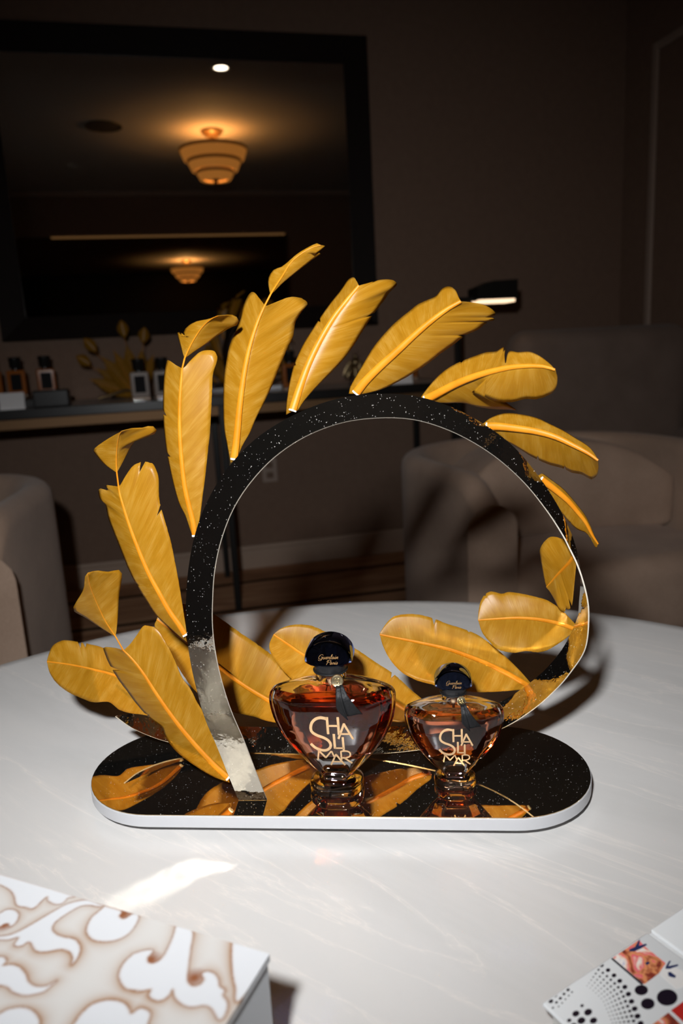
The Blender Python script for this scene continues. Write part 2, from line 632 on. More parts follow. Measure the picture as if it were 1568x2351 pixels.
sp = thing('recessed_spotlight', 'round white recessed spotlight shining near the top of the mirror', 'spotlight', (.59, 1.94, CEIL))
lathe('trim_ring', [(.042, -.001), (.065, -.001), (.063, -.008), (.045, -.008), (.042, -.001)], mat('white_metal', (.8, .78, .74), .4), sp)
M['spot'] = mat('spot_lens', (.8, .8, .8), .4, emis=(1, .86, .66), es=6.)
lathe('lens', [(0, -.003), (.041, -.003), (.041, -.006), (0, -.006)], M['spot'], sp)
spk = thing('ceiling_speaker', 'dark round ceiling speaker grille reflected beside the large lamp', 'speaker', (-.21, .66, CEIL))
lathe('grille', [(0, -.006), (.13, -.006), (.13, -.001), (0, -.001)], mat('speaker_mesh', (.06, .05, .045), .8), spk)
lathe('bezel', [(.13, 0), (.145, 0), (.143, -.009), (.131, -.009), (.13, 0)], mat('speaker_bezel', (.09, .08, .07), .7), spk)

# ------------------------------------------------------------------ wall outlet
ou = thing('wall_outlet', 'small square outlet plate low on the wall below the console', 'outlet', (.491, WB, .49))
box('plate', (-.038, -.008, -.06), (.038, 0, .06), M['wall_trim'], ou, .004)
for dz in (-.025, .025):
    s_ = box('socket', (-.017, -.0105, dz - .015), (.017, -.007, dz + .015), M['wall'], ou, .003)
    box('slot', (-.008, -.0112, dz - .004), (-.005, -.010, dz + .006), M['black'], s_)
    box('slot', (.005, -.0112, dz - .004), (.008, -.010, dz + .006), M['black'], s_)

# ------------------------------------------------------------------ console table with its display pieces
CZ = .892
CYF, CYB = 2.98, 3.52
M['apron'] = mat('dark_bronze_apron', (.20, .11, .05), .5, .6)
con = thing('console_table', 'long dark console table with slim legs below the mirror', 'console', (.1, 3.25, 0))
def cb(name, lo, hi, m, **k):
    return box(name, np.array(lo) - (.1, 3.25, 0), np.array(hi) - (.1, 3.25, 0), m, con, **k)
M['contop'] = mat('pale_stone_top', (.50, .50, .51), .25)
cb('tabletop', (-1.05, CYF, CZ - .012), (1.235, CYB, CZ), M['contop'], bevel=.002)
cb('edge_band', (-1.06, CYF - .012, CZ - .034), (1.245, CYF, CZ + .002), M['black'], bevel=.002)
cb('edge_band', (1.235, CYF, CZ - .034), (1.245, CYB, CZ + .002), M['black'], bevel=.002)
cb('apron', (-1.02, CYF + .02, CZ - .075), (1.22, CYF + .035, CZ - .012), M['apron'], bevel=.002)
cb('apron', (-1.02, CYB - .03, CZ - .075), (1.22, CYB - .015, CZ - .012), M['blackmetal'], bevel=.002)
for lx in (-1.04, .222, 1.213):
    cb('leg', (lx, CYF + .003, 0), (lx + .026, CYF + .029, CZ - .034), M['blackmetal'], bevel=.002)
    cb('leg', (lx, CYB - .032, 0), (lx + .026, CYB - .006, CZ - .034), M['blackmetal'], bevel=.002)
cb('brass_post', (.252, CYF + .006, CZ - .30), (.270, CYF + .024, CZ - .075), M['brass'])

# small square perfume bottles
M['label'] = mat('matt_black_label', (.012, .011, .012), .6, spec=.1)
M['amber'] = mat('amber_bottle', (.34, .105, .022), .12, spec=.6, coat=.6)
M['smoke'] = mat('clear_grey_bottle', (.36, .31, .28), .10, spec=.8, coat=.8)
M['base_glass'] = mat('thick_glass_base', (.42, .30, .22), .1, spec=.8, coat=.6)
def square_bottle(x, y, z, label, rz, liquid=True, group='square black-capped bottles on the console'):
    b = thing('square_perfume_bottle', label, 'perfume bottle', (x, y, z), rz, group)
    box('glass_body', (-.036, -.02, .013), (.036, .02, .112), M['amber'] if liquid else M['smoke'], b, .007)
    box('glass_base', (-.036, -.02, 0), (.036, .02, .0128), M['base_glass'], b, .004)
    box('label_plate', (-.021, -.0213, .030), (.021, -.0201, .096), M['label'], b, .0005)
    lathe('neck', [(0, .111), (.015, .111), (.015, .119), (0, .119)], M['black'], b, 24)
    lathe('stopper', [(0, .119), (.021, .119), (.0235, .123), (.0235, .150), (.026, .155), (.026, .160), (.022, .164), (0, .164)], M['black'], b, 32)
    return b
RISE = .032
rs = box('display_riser', (-1.0, CYF + .14, CZ + .0006), (-.405, CYB - .12, CZ + RISE), M['black'], bevel=.003)
tag(rs, 'low black riser under the bottles at the far left', 'riser')
square_bottle(-.655, 3.33, CZ + RISE + .001, 'square perfume bottle at the very left edge of the console', .05)
square_bottle(-.562, 3.33, CZ + RISE + .001, 'square dark perfume bottle behind the small white card', -.04)
square_bottle(-.448, 3.33, CZ + RISE + .001, 'square orange perfume bottle behind the black block', .1)
square_bottle(-.070, 3.13, CZ + .0005, 'square clear perfume bottle right of the feather spray, bright glints', .02, False)
square_bottle(.022, 3.16, CZ + .0005, 'square perfume bottle half hidden behind the tall tufted feather', -.03, False)
square_bottle(.545, 3.14, CZ + .0005, 'square perfume bottle half hidden between the two upper feathers', .12)
square_bottle(1.165, 3.40, CZ + .0005, 'square perfume bottle at the right end of the console', -.1)
cd = thing('name_card', 'small white card standing before the left bottles', 'card', (-.545, 3.06, CZ))
mk('card', [(-.045, -.008, 0), (.045, -.008, 0), (.045, .004, .062), (-.045, .004, .062), (-.045, -.0068, 0), (.045, -.0068, 0), (.045, .0052, .062), (-.045, .0052, .062)],
   [(0, 1, 2, 3), (7, 6, 5, 4), (0, 4, 5, 1), (1, 5, 6, 2), (2, 6, 7, 3), (3, 7, 4, 0)], mat('white_card', (.75, .74, .74), .7), cd)
mk('card_back', [(-.04, .005, .06), (.04, .005, .06), (.04, .03, 0), (-.04, .03, 0), (-.04, .006, .061), (.04, .006, .061), (.04, .031, 0), (-.04, .031, 0)],
   [(0, 1, 2, 3), (7, 6, 5, 4), (0, 4, 5, 1), (1, 5, 6, 2), (2, 6, 7, 3), (3, 7, 4, 0)], mat('white_card_back', (.7, .69, .69), .7), cd)
cd2 = copy_tree(cd)
cd2['label'] = 'small white card on the console right of the bee ornament'
cd2.location = (1.035, 3.12, CZ)
cd2.rotation_euler[2] = -.1
bk = box('display_block', (-.465, 3.02, CZ + .0005), (-.335, 3.09, CZ + .065), M['black'], bevel=.006)
tag(bk, 'black block in front of the square orange bottle', 'block')

# bee ornament on a little stand
be = thing('bee_ornament', 'dark bronze bee ornament on the console behind the arch', 'ornament', (.875, 3.30, CZ))
def ell(name, c, r, m, par, rot=None, n=16):
    bm = bmesh.new()
    bmesh.ops.create_uvsphere(bm, u_segments=n, v_segments=n // 2 + 2, radius=1)
    mm = Matrix.Translation(c) @ (rot or Matrix.Identity(4)) @ Matrix.Diagonal((*r, 1))
    bmesh.ops.transform(bm, matrix=mm, verts=bm.verts[:])
    return bm_obj(name, bm, m, par, True)
ell('abdomen', (0, 0, .048), (.018, .016, .042), M['bronze'], be)
ell('thorax', (0, 0, .098), (.017, .016, .020), M['bronze'], be)
ell('head', (0, -.002, .125), (.011, .011, .011), M['bronze'], be)
for s in (-1, 1):
    ell('wing', (s * .034, .004, .075), (.014, .003, .042), M['bronze'], be, Matrix.Rotation(s * -.55, 4, 'Y'))
    ell('wing', (s * .026, .006, .056), (.010, .003, .030), M['bronze'], be, Matrix.Rotation(s * -.35, 4, 'Y'))
    tube('antenna', [(s * .004, -.004, .132), (s * .010, -.006, .145), (s * .018, -.006, .150)], .0015, M['bronze'], be, 6)
for k in range(3):
    lathe('stripe', [(.0175 - .002 * k, .058 - .016 * k), (.0195 - .002 * k, .056 - .016 * k), (.0175 - .002 * k, .052 - .016 * k), (.0165 - .002 * k, .055 - .016 * k), (.0175 - .002 * k, .058 - .016 * k)], M['brass'], be, 20)
lathe('stand', [(0, 0), (.03, 0), (.03, .006), (.006, .010), (.004, .02), (0, .02)], M['blackmetal'], be, 24)

# ------------------------------------------------------------------ floor lamp
fla = thing('floor_lamp', 'black floor lamp with a boxy head glowing underneath, behind the armchair', 'floor lamp', (1.205, 2.9, 0))
lathe('base', [(0, 0), (.13, 0), (.13, .014), (.125, .018), (0, .018)], M['blackmetal'], fla)
box('pole', (-.011, -.011, .018), (.011, .011, 1.215), M['blackmetal'], fla, .002)
box('arm', (-.011, -.009, 1.212), (.085, .009, 1.230), M['blackmetal'], fla, .002)
hv = [(.07, -.05, 1.215), (.245, -.05, 1.215), (.245, .05, 1.215), (.07, .05, 1.215),
      (.07, -.05, 1.262), (.135, -.05, 1.286), (.245, -.05, 1.290), (.245, .05, 1.290), (.135, .05, 1.286), (.07, .05, 1.262)]
hd = mk('lamp_head', hv, [(0, 3, 2, 1), (0, 1, 6, 5, 4), (1, 2, 7, 6), (2, 3, 9, 8, 7), (3, 0, 4, 9), (4, 5, 8, 9), (5, 6, 7, 8)], M['blackmetal'], fla)
M['lampglow'] = mat('lamp_diffuser', (.9, .8, .7), .5, emis=(1, .70, .44), es=1.6)
box('diffuser', (.085, -.044, 1.203), (.235, .044, 1.2155), M['lampglow'], hd)

# ------------------------------------------------------------------ armchairs and high-backed sofa
def rounded_box(name, lo, hi, r, mat_, par, seg=6, taper=None):
    bm = bmesh.new()
    bmesh.ops.create_cube(bm, size=1)
    lo, hi = np.array(lo, float), np.array(hi, float)
    for v in bm.verts:
        v.co = Vector((lo + hi) / 2 + (hi - lo) * np.array(v.co))
    bmesh.ops.bevel(bm, geom=bm.edges[:], offset=r, segments=seg, profile=.5, affect='EDGES')
    if taper:
        for v in bm.verts:
            taper(v.co)
    return bm_obj(name, bm, mat_, par, True)

def barrel_chair(x, y, rz, label, w=.94, h=.80):
    c = thing('armchair', label, 'armchair', (x, y, 0), rz, 'rounded upholstered armchairs around the table')
    hw = w / 2
    # U-shaped wrap: centre line from left front round the back to right front
    path = []
    R = .30
    th = .085
    for p in [(-hw + th / 2, -.36), (-hw + th / 2, -.10), (-hw + th / 2, .12)]:
        path.append(p)
    for k in range(1, 12):
        a = math.pi - k * math.pi / 12
        path.append((math.cos(a) * (hw - th / 2), .12 + math.sin(a) * (.36)))
    for p in [(hw - th / 2, .12), (hw - th / 2, -.10), (hw - th / 2, -.36)]:
        path.append(p)
    path = resample(path, 48)
    # cross section of the wrap: rounded slab standing up
    sec = []
    for k in range(9):
        a = math.pi * k / 8
        sec.append((math.cos(a) * th / 2, h - th / 2 + math.sin(a) * th / 2))
    sec = [(th / 2, .14)] + sec + [(-th / 2, .14)]
    T = np.gradient(path, axis=0)
    T /= np.linalg.norm(T, axis=1)[:, None]
    vs, fs = [], []
    ns = len(sec)
    N = len(path)
    for i in range(N):
        # arms round off toward the front
        s = min(i, N - 1 - i) / (N / 2)
        drop = .10 * max(0, 1 - s / .13) ** 2
        nx, ny = T[i][1], -T[i][0]
        for (o_, z_) in sec:
            zz = z_ - drop * (z_ - .14) / (h - .14)
            vs.append((path[i][0] + nx * o_, path[i][1] + ny * o_, zz))
    for i in range(N - 1):
        for j in range(ns):
            k = (j + 1) % ns
            fs.append((i * ns + j, i * ns + k, (i + 1) * ns + k, (i + 1) * ns + j))
    fs.append(tuple(range(ns)))
    fs.append(tuple((N - 1) * ns + j for j in range(ns))[::-1])
    sh = mk('shell', vs, fs, M['fabric'], c, True, sharp=50)
    bv = sh.modifiers.new('bevel', 'BEVEL')
    bv.width = .03
    bv.segments = 4
    bv.limit_method = 'ANGLE'
    bv.angle_limit = math.radians(50)
    # seat block and front
    rounded_box('seat', (-hw + th + .005, -.37, .16), (hw - th - .005, .30, .42), .06, M['fabric'], c)
    # arched back cushion
    def arch(co):
        t_ = (co.x / (hw - th))
        if co.z > .5:
            co.z -= .14 * abs(t_) ** 3
    bm = bmesh.new()
    nx_, nz_ = 14, 5
    bmesh.ops.create_cube(bm, size=1)
    bmesh.ops.subdivide_edges(bm, edges=bm.edges[:], cuts=7, use_grid_fill=True)
    for v in bm.verts:
        v.co = Vector((v.co.x * (w - 2 * th - .012), .14 + v.co.y * .20, .565 + v.co.z * .31))
        rx = v.co.x / ((w - 2 * th) / 2)
        rz_ = (v.co.z - .565) / .155
        v.co.y -= .06 * (1 - rx ** 2) * (1 - rz_ ** 2) * (1 if v.co.y < .14 else 0)
        v.co.y += .05 * 0
        if rz_ > 0:
            v.co.z -= .15 * abs(rx) ** 3.2 * rz_
        v.co.y -= .10 * rx * rx
    o = bm_obj('back_cushion', bm, M['fabric'], c, True)
    sd = o.modifiers.new('subdivision', 'SUBSURF')
    sd.levels = sd.render_levels = 2
    for sx_ in (-1, 1):
        for sy_ in (-.29, .28):
            lathe('foot', [(0, 0), (.018, 0), (.026, .16), (0, .16)], M['frame'], c, 16, cx=sx_ * (hw - .12), cy_=sy_)
    return c

barrel_chair(1.235, 2.12, .05, 'rounded taupe armchair at the right behind the table, feather shadows on it', .97, .70)
barrel_chair(-.80, 2.06, -.10, 'rounded taupe armchair cut off by the left edge of the picture', .94, .73)

hs = thing('high_back_sofa', 'tall brown sofa back with a rounded corner behind the right armchair', 'sofa', (1.98, 3.18, 0))
rounded_box('back_panel', (-.45, -.19, .10), (.42, -.01, 1.088), .075, M['fabric2'], hs)
rounded_box('arm', (-.445, -.46, .10), (-.34, -.195, .62), .05, M['fabric2'], hs)
rounded_box('arm', (.31, -.46, .10), (.415, -.195, .62), .05, M['fabric2'], hs)
rounded_box('seat', (-.335, -.46, .12), (.305, -.195, .44), .05, M['fabric2'], hs)
for sx_ in (-.39, .36):
    for sy_ in (-.41, -.06):
        lathe('foot', [(0, 0), (.02, 0), (.026, .12), (0, .12)], M['frame'], hs, 16, cx=sx_, cy_=sy_)

# ------------------------------------------------------------------ round marble table
TZ = .682
tb = thing('round_table', 'round pale marble table carrying the feather display', 'table', (.082, .377, 0))
R_ = .648
lathe('tabletop', [(0, TZ - .03), (R_ - .012, TZ - .03), (R_ - .003, TZ - .026), (R_, TZ - .02), (R_, TZ - .006), (R_ - .002, TZ - .002), (R_ - .006, TZ), (R_ - .02, TZ), (R_ - .05, TZ), (0, TZ)], M['marble'], tb, 160)
lathe('pedestal', [(0, .03), (.20, .03), (.10, .10), (.07, .20), (.065, .45), (.09, .60), (.22, TZ - .031), (0, TZ - .031)], M['blackmetal'], tb)
lathe('foot_plate', [(0, 0), (.32, 0), (.32, .02), (.31, .03), (0, .03)], M['blackmetal'], tb, 64)

# ------------------------------------------------------------------ feather display
PZ = .70
PA = math.radians(19.)
EX = np.array([math.cos(PA), -math.sin(PA), 0])
EY = np.array([math.sin(PA), math.cos(PA), 0])
PC = EX * (-.0735) + EY * .558 + ZUP * TZ
disp = thing('feather_display', 'gold feather display with a mirrored hoop on an oval white plinth', 'display', tuple(PC))

def stadium(hl, r, z, n=28):
    out = []
    for k in range(n + 1):
        a = -math.pi / 2 + math.pi * k / n
        out.append((hl + r * math.cos(a), r * math.sin(a), z))
    for k in range(n + 1):
        a = math.pi / 2 + math.pi * k / n
        out.append((-hl + r * math.cos(a), r * math.sin(a), z))
    return out

def stadium_prism(name, hl, levels, mat_, par):
    vs, fs = [], []
    n = None
    for r, z in levels:
        s = stadium(hl, r, z)
        n = len(s)
        vs += [EX * p[0] + EY * p[1] + ZUP * p[2] for p in s]
    for i in range(len(levels) - 1):
        for j in range(n):
            k = (j + 1) % n
            fs.append((i * n + j, i * n + k, (i + 1) * n + k, (i + 1) * n + j))
    fs.append(tuple(range(n))[::-1])
    fs.append(tuple((len(levels) - 1) * n + j for j in range(n)))
    return mk(name, vs, fs, mat_, par, True, sharp=15)
HL, RR = .1395, .0685
pt_ = PZ - TZ
pl_ = stadium_prism('plinth', HL, [(RR - .0006, .0072), (RR, .0078), (RR, pt_ - .0012), (RR - .0004, pt_ - .0006)], M['plinth_white'], disp)
stadium_prism('mirror_top', HL, [(RR - .0007, pt_ - .0006), (RR - .0007, pt_ - .0001), (RR - .0009, pt_)], M['plinth_mirror'], pl_)
stadium_prism('recessed_foot', HL - .004, [(RR - .014, 0), (RR - .014, .0072)], M['plinth_white'], pl_)

# the mirrored ribbon hoop: front edge and back edge
RA = np.array([(613,1836),(585,1765),(560,1700),(530,1630),(508,1560),(495,1500),(488,1440),(488,1380),(493,1310),(508,1240),(535,1170),(575,1108),(630,1050),(700,1003),(780,972),(860,960),(940,962),(1010,980),(1080,1012),(1145,1055),(1205,1110),(1255,1172),(1291,1227),(1308,1260),(1324,1293),(1338,1333),(1349,1379),(1351.5,1419),(1348,1469),(1338,1502),(1314,1538),(1281,1578),(1225,1628),(1152,1673),(1060,1705),(960,1722),(850,1732),(740,1734),(640,1731),(550,1727),(470,1719),(380,1702),(310,1675),(265,1645)], float)
RB = np.array([(548,1837),(524,1777),(498,1712),(469,1643),(449,1570),(436,1506),(429,1441),(428,1378),(434,1302),(450,1222),(480,1145),(523,1076),(583,1012),(660,961),(750,923),(840,906),(938,908),(1020,929),(1100,968),(1172,1020),(1230,1086),(1276,1155),(1306,1215),(1320,1254),(1328,1291),(1334,1333),(1331,1379),(1327,1417),(1309,1460),(1294,1487),(1274,1514),(1245,1545),(1195,1585),(1130,1622),(1045,1650),(950,1664),(845,1672),(740,1673),(642,1671),(555,1668),(477,1662),(392,1655),(318,1640),(266,1643)], float)
ang = np.unwrap(np.arctan2(-(RA[:, 1] - 1360), RA[:, 0] - 920))
frac = (ang - ang[0]) / (ang[37] - ang[0])
RPY = .5105 + (.5765 - .5105) * frac
PA3 = np.array([on_plane(p, EY, d) for p, d in zip(RA, RPY)])
WID = np.full(len(RA), .0240)
WID[38:] = [.0233, .0228, .0225, .0205, .0150, .001]
PB3 = []
for a3, q, w, i in zip(PA3, RB, WID, range(len(RA))):
    r = ray(q)
    r = r / np.linalg.norm(r)
    tc = (a3 - CAM) @ r
    perp = np.linalg.norm(CAM + r * tc - a3)
    if 13 <= i <= 24:      # the band turns its face towards the front over the top of the hoop
        w = max(1.12 * perp, .012)
    elif i in (25, 26, 27):
        w = (.015, .0185, .0215)[i - 25]
    dt = math.sqrt(max(w * w - perp * perp, 0.))
    PB3.append(CAM + r * (tc + dt))
PB3 = np.array(PB3)
# base end of the ribbon stands flat on the plinth
PB3[0] = onz(RB[0], PZ)
dep = (PB3 - PA3) @ EY
ds = dep.copy()
for _ in range(1):
    ds[1:-1] = (ds[:-2] + 2 * ds[1:-1] + ds[2:]) / 4
ds[0] = dep[0]
PB3 = np.array([on_plane(q, EY, a3 @ EY + d) for q, a3, d in zip(RB, PA3, ds)])
ca = catmull(PA3, 6)
cb_ = catmull(PB3, 6)
lowz = PZ + .0002
ca[:, 2] = np.maximum(ca[:, 2], lowz)
cb_[:, 2] = np.maximum(cb_[:, 2], lowz)
TT = np.gradient((ca + cb_) / 2, axis=0)
NN = np.cross(TT, cb_ - ca)
NN /= np.linalg.norm(NN, axis=1)[:, None] + 1e-12
for i in range(len(NN) - 1, 0, -1):
    if NN[i] @ NN[i - 1] < 0:
        NN[i - 1] *= 1
TK = .0011
vs, fs, mi = [], [], []
for i in range(len(ca)):
    a_, b_ = ca[i], cb_[i]
    n_ = NN[i] * TK / 2
    vs += [a_ + n_, b_ + n_, b_ - n_, a_ - n_]
for i in range(len(ca) - 1):
    for j in range(4):
        k = (j + 1) % 4
        fs.append((i * 4 + j, i * 4 + k, (i + 1) * 4 + k, (i + 1) * 4 + j))
        mi.append(0 if j in (0, 2) else 1)
fs += [(3, 2, 1, 0), tuple(len(ca) * 4 - 4 + j for j in range(4))]
mi += [1, 1]
vs = np.array(vs)
dz = PZ + .0001 - vs[:, 2]
vs[:, 2] = np.maximum(vs[:, 2], PZ + .0001)
mk('ribbon_hoop', vs - PC, fs, [M['ribbon'], M['ribbon_edge']], disp, True, midx=mi, sharp=30)

def nearest_on_back(px):
    i = np.argmin(np.linalg.norm(RB - np.array(px), axis=1))
    return PB3[i] @ EY

FE = []
def feather(rachis, left, right, k=0., lat=(0., 0.), curl=(0., 0.), bend=0., tuft=None, rad=(.0030, .0009), base_py=None, name='feather', back=0.0):
    """traced vane on its own slanted, cambered surface: depth grows k per metre of length,
    lat per metre across each vane, curl at the vane edge"""
    py0 = (base_py if base_py is not None else nearest_on_back(rachis[0])) + back
    N, Mv = 96, 8
    Rr = resample(rachis, N)
    mm = .00037
    seg = np.r_[0, np.cumsum(np.linalg.norm(np.diff(Rr, axis=0), axis=1))] * mm
    Ltot = seg[-1]
    ph = rng.uniform(0, 6.28, 6)
    def depth(i, sgn, v, w):
        s = seg[i]
        c = 0 if sgn < 0 else 1
        d = py0 + k * s + bend * (s / Ltot) ** 2 * Ltot
        d += lat[c] * v * w + curl[c] * v * v * w
        t_ = s / Ltot
        d += w * v * v * (.03 * math.sin(9 * t_ + ph[c]) + .012 * math.sin(23 * t_ + ph[2 + c]))
        return d
    vs, uv, fs = [], [], []
    cols = []
    Lo = resample(left, N)
    Ro = resample(right, N)
    Lo[0], Ro[0] = left[0], right[0]
    for O in (Lo, Ro):   # frayed edge: fine serration and a few open slits between barbs
        for i in range(3, N - 3):
            O[i] += (Rr[i] - O[i]) * abs(rng.normal(0, .005))
        for i in rng.integers(int(N * .3), N - 8, rng.integers(0, 3)):
            O[i] += (Rr[i] - O[i]) * rng.uniform(.05, .24)
    for i in range(N):
        row = []
        for sgn, O in ((-1, Lo), (1, Ro)):
            w = np.linalg.norm(O[i] - Rr[i]) * mm
            rng_v = range(Mv, 0, -1) if sgn < 0 else range(0, Mv + 1)
            for j in rng_v:
                v = j / Mv
                q = Rr[i] + (O[i] - Rr[i]) * v
                P = on_plane(q, EY, depth(i, sgn, v, w))
                row.append(len(vs))
                vs.append(P - PC)
                uv.append((sgn * v + 3.7 * len(FE), seg[i] * 10 + len(FE) * 1.3))
        cols.append(row)
    for i in range(N - 1):
        for j in range(2 * Mv):
            fs.append((cols[i][j], cols[i + 1][j], cols[i + 1][j + 1], cols[i][j + 1]))
    o = mk(name, vs, fs, M['feather'], disp, True, uv=uv)
    so = o.modifiers.new('thickness', 'SOLIDIFY')
    so.thickness = .0005
    so.offset = 0
    # rachis
    rp = []
    nr = 26
    idx = np.linspace(0, N - 1, nr)
    idx[1] = 1
    r1 = .0009 if tuft else rad[1]
    rads = (np.linspace(1, 0, nr) ** .75 * (rad[0] - r1) + r1) * .72
    for ii, rr in zip(idx, rads):
        i = int(round(ii))
        rp.append(on_plane(Rr[i], EY, depth(i, 1, 0, 0) - rr * .28) - PC)
    tipdepth = depth(N - 1, 1, 0, 0)
    if tuft:
        stem = resample(np.array([rachis[-1], tuft['r'][0]], float), 5, False)
        Tr = resample(tuft['r'], 20)
        tk, tb_ = tuft.get('k', 0.), tuft.get('bend', 0.)
        tl = np.r_[0, np.cumsum(np.linalg.norm(np.diff(Tr, axis=0), axis=1))] * mm
        def tdep(i):
            return tipdepth + tk * tl[i] + tb_ * (tl[i] / tl[-1]) ** 2 * tl[-1]
        for q in stem[1:]:
            rp.append(on_plane(q, EY, tipdepth - .0006) - PC)
        rads = list(rads) + [.00062] * (len(stem) - 1)
        for i in range(1, 20):
            rp.append(on_plane(Tr[i], EY, tdep(i) - .0004) - PC)
            rads.append(.0006 * (1 - .7 * i / 19))
        Nt, Mt = 20, 7
        Lt, Rt_ = resample(tuft['l'], Nt), resample(tuft['q'], Nt)
        Lt[0] = Rt_[0] = Tr[0]
        vs, uv, fs, cols = [], [], [], []
        lt, ct = tuft.get('lat', (.3, .3)), tuft.get('curl', (.3, .3))
        for i in range(Nt):
            row = []
            for sgn, O in ((-1, Lt), (1, Rt_)):
                c = 0 if sgn < 0 else 1
                w = np.linalg.norm(O[i] - Tr[i]) * mm
                for j in (range(Mt, 0, -1) if sgn < 0 else range(0, Mt + 1)):
                    v = j / Mt
                    q = Tr[i] + (O[i] - Tr[i]) * v
                    row.append(len(vs))
                    vs.append(on_plane(q, EY, tdep(i) + lt[c] * v * w + ct[c] * v * v * w) - PC)
                    uv.append((sgn * v + 5 + len(FE), tl[i] * 10 + 7 + len(FE)))
            cols.append(row)
        for i in range(Nt - 1):
            for j in range(2 * Mt):
                fs.append((cols[i][j], cols[i + 1][j], cols[i + 1][j + 1], cols[i][j + 1]))
        tf = mk('tuft', vs, fs, M['feather'], o, True, uv=uv)
        so = tf.modifiers.new('thickness', 'SOLIDIFY')
        so.thickness = .0004
        so.offset = 0
        rads = np.array(rads)
    tube('rachis', rp, np.array(rads), M['rachis'], o, 10, cap_mat=M['quill'], side=EY, flat=.5)
    FE.append(o)
    return o

# 1 lower left, tufted
feather([(525,1788),(486,1752),(441,1703),(399,1651),(360,1595),(328,1545),(304,1514),(283,1493)],
        [(527,1796),(493,1784),(451,1760),(406,1726),(381,1693),(371,1668),(342,1647),(314,1616),(293,1588),(272,1560),(251,1524),(241,1500),(239,1486),(265,1488),(282,1493)],
        [(527,1780),(513,1742),(504,1703),(483,1658),(455,1616),(437,1581),(416,1552),(399,1510),(381,1475),(360,1444),(339,1436),(328,1438),(314,1458),(300,1477),(284,1493)],
        k=.10, lat=(.35, .10), curl=(.25, -.10), rad=(.0036, .0011), back=.004,
        tuft=dict(r=[(265,1461),(244,1430),(230,1402),(213,1363),(204,1335),(202,1316)],
                  l=[(264,1461),(230,1440),(195,1417),(169,1402),(174,1384),(192,1353),(195,1325),(202,1315)],
                  q=[(266,1460),(270,1423),(273,1370),(279,1312),(248,1313),(223,1310),(202,1315)], k=-.15, bend=-.35, lat=(.2, .25), curl=(.3, .1)))
# 2 left, tufted
feather([(426,1460),(413,1438),(388,1403),(364,1360),(339,1313),(314,1253),(296,1204),(284,1166),(275,1134),(272,1117)],
        [(429,1474),(413,1462),(388,1440),(359,1413),(339,1383),(314,1343),(296,1308),(281,1271),(264,1229),(249,1189),(242,1159),(229,1144),(228,1122),(249,1126),(243,1114),(271,1117)],
        [(428,1448),(422,1408),(416,1370),(410,1333),(403,1296),(393,1246),(379,1196),(366,1147),(364,1097),(354,1069),(346,1062),(326,1060),(306,1069),(289,1092),(277,1113),(272,1117)],
        k=.06, lat=(.40, -.05), curl=(.3, .08), rad=(.0032, .0010), back=.004,
        tuft=dict(r=[(268,1085),(267,1059),(268,1032),(273,1000),(279,990)],
                  l=[(267,1084),(244,1069),(227,1052),(216,1037),(216,1031),(229,1020),(252,1005),(279,990)],
                  q=[(269,1084),(284,1057),(301,1025),(319,1000),(329,992),(356,996),(359,985),(346,977),(329,982),(304,983),(279,990)], k=-.2, bend=-.4, lat=(.25, .2), curl=(.2, .2)))
# 3 upper left, tufted
feather([(447,1232),(443,1200),(432,1155),(424,1118),(418,1070),(414,1020),(412,968),(413,915),(418,847)],
        [(446,1236),(438,1219),(426,1184),(411,1154),(398,1109),(387,1059),(381,1022),(376,975),(375,942),(375,902),(377,861),(382,833),(387,827),(404,838),(418,846)],
        [(449,1230),(457,1199),(462,1166),(466,1134),(471,1097),(475,1059),(479,1022),(482,995),(485,942),(487,902),(489,859),(497,833),(499,818),(492,806),(474,804),(458,809),(439,826),(425,842),(418,846)],
        k=.05, lat=(.45, .05), curl=(.25, .06), rad=(.0030, .0011), back=.004,
        tuft=dict(r=[(424,822),(434,800),(447,776),(466,749),(487,731),(501,725)],
                  l=[(423,822),(415,794),(407,765),(410,760),(419,777),(422,762),(432,749),(452,738),(479,733),(501,725)],
                  q=[(425,822),(447,806),(474,789),(501,769),(528,752),(547,744),(546,731),(533,723),(501,725)], k=-.3, bend=-.2, lat=(.6, .2), curl=(.3, .2)))
# 4 top left, tufted
feather([(537,1056),(543,1009),(548,955),(554,902),(562,848),(573,797),(586,754),(597,725),(608,701)],
        [(530,1063),(522,1022),(515,982),(513,928),(514,875),(519,835),(527,794),(541,762),(552,733),(558,706),(568,682),(577,671),(586,673),(594,683),(607,700)],
        [(545,1050),(557,1022),(573,995),(589,958),(611,915),(629,875),(645,835),(661,797),(673,773),(678,741),(686,725),(696,711),(706,698),(700,689),(683,682),(661,683),(635,693),(612,702),(608,701)],
        k=.04, lat=(.55, .28), curl=(.20, .15), rad=(.0038, .0016), back=.004,
        tuft=dict(r=[(621,676),(632,658),(648,634),(667,604),(688,585),(715,569),(736,563)],
                  l=[(620,676),(616,647),(620,631),(631,618),(645,614),(661,602),(683,583),(710,567),(728,559),(736,563)],
                  q=[(623,676),(648,650),(675,628),(702,607),(723,591),(739,581),(733,580),(721,585),(746,565),(736,563)], k=-.3, bend=.2, lat=(.6, .2), curl=(.2, .2)))
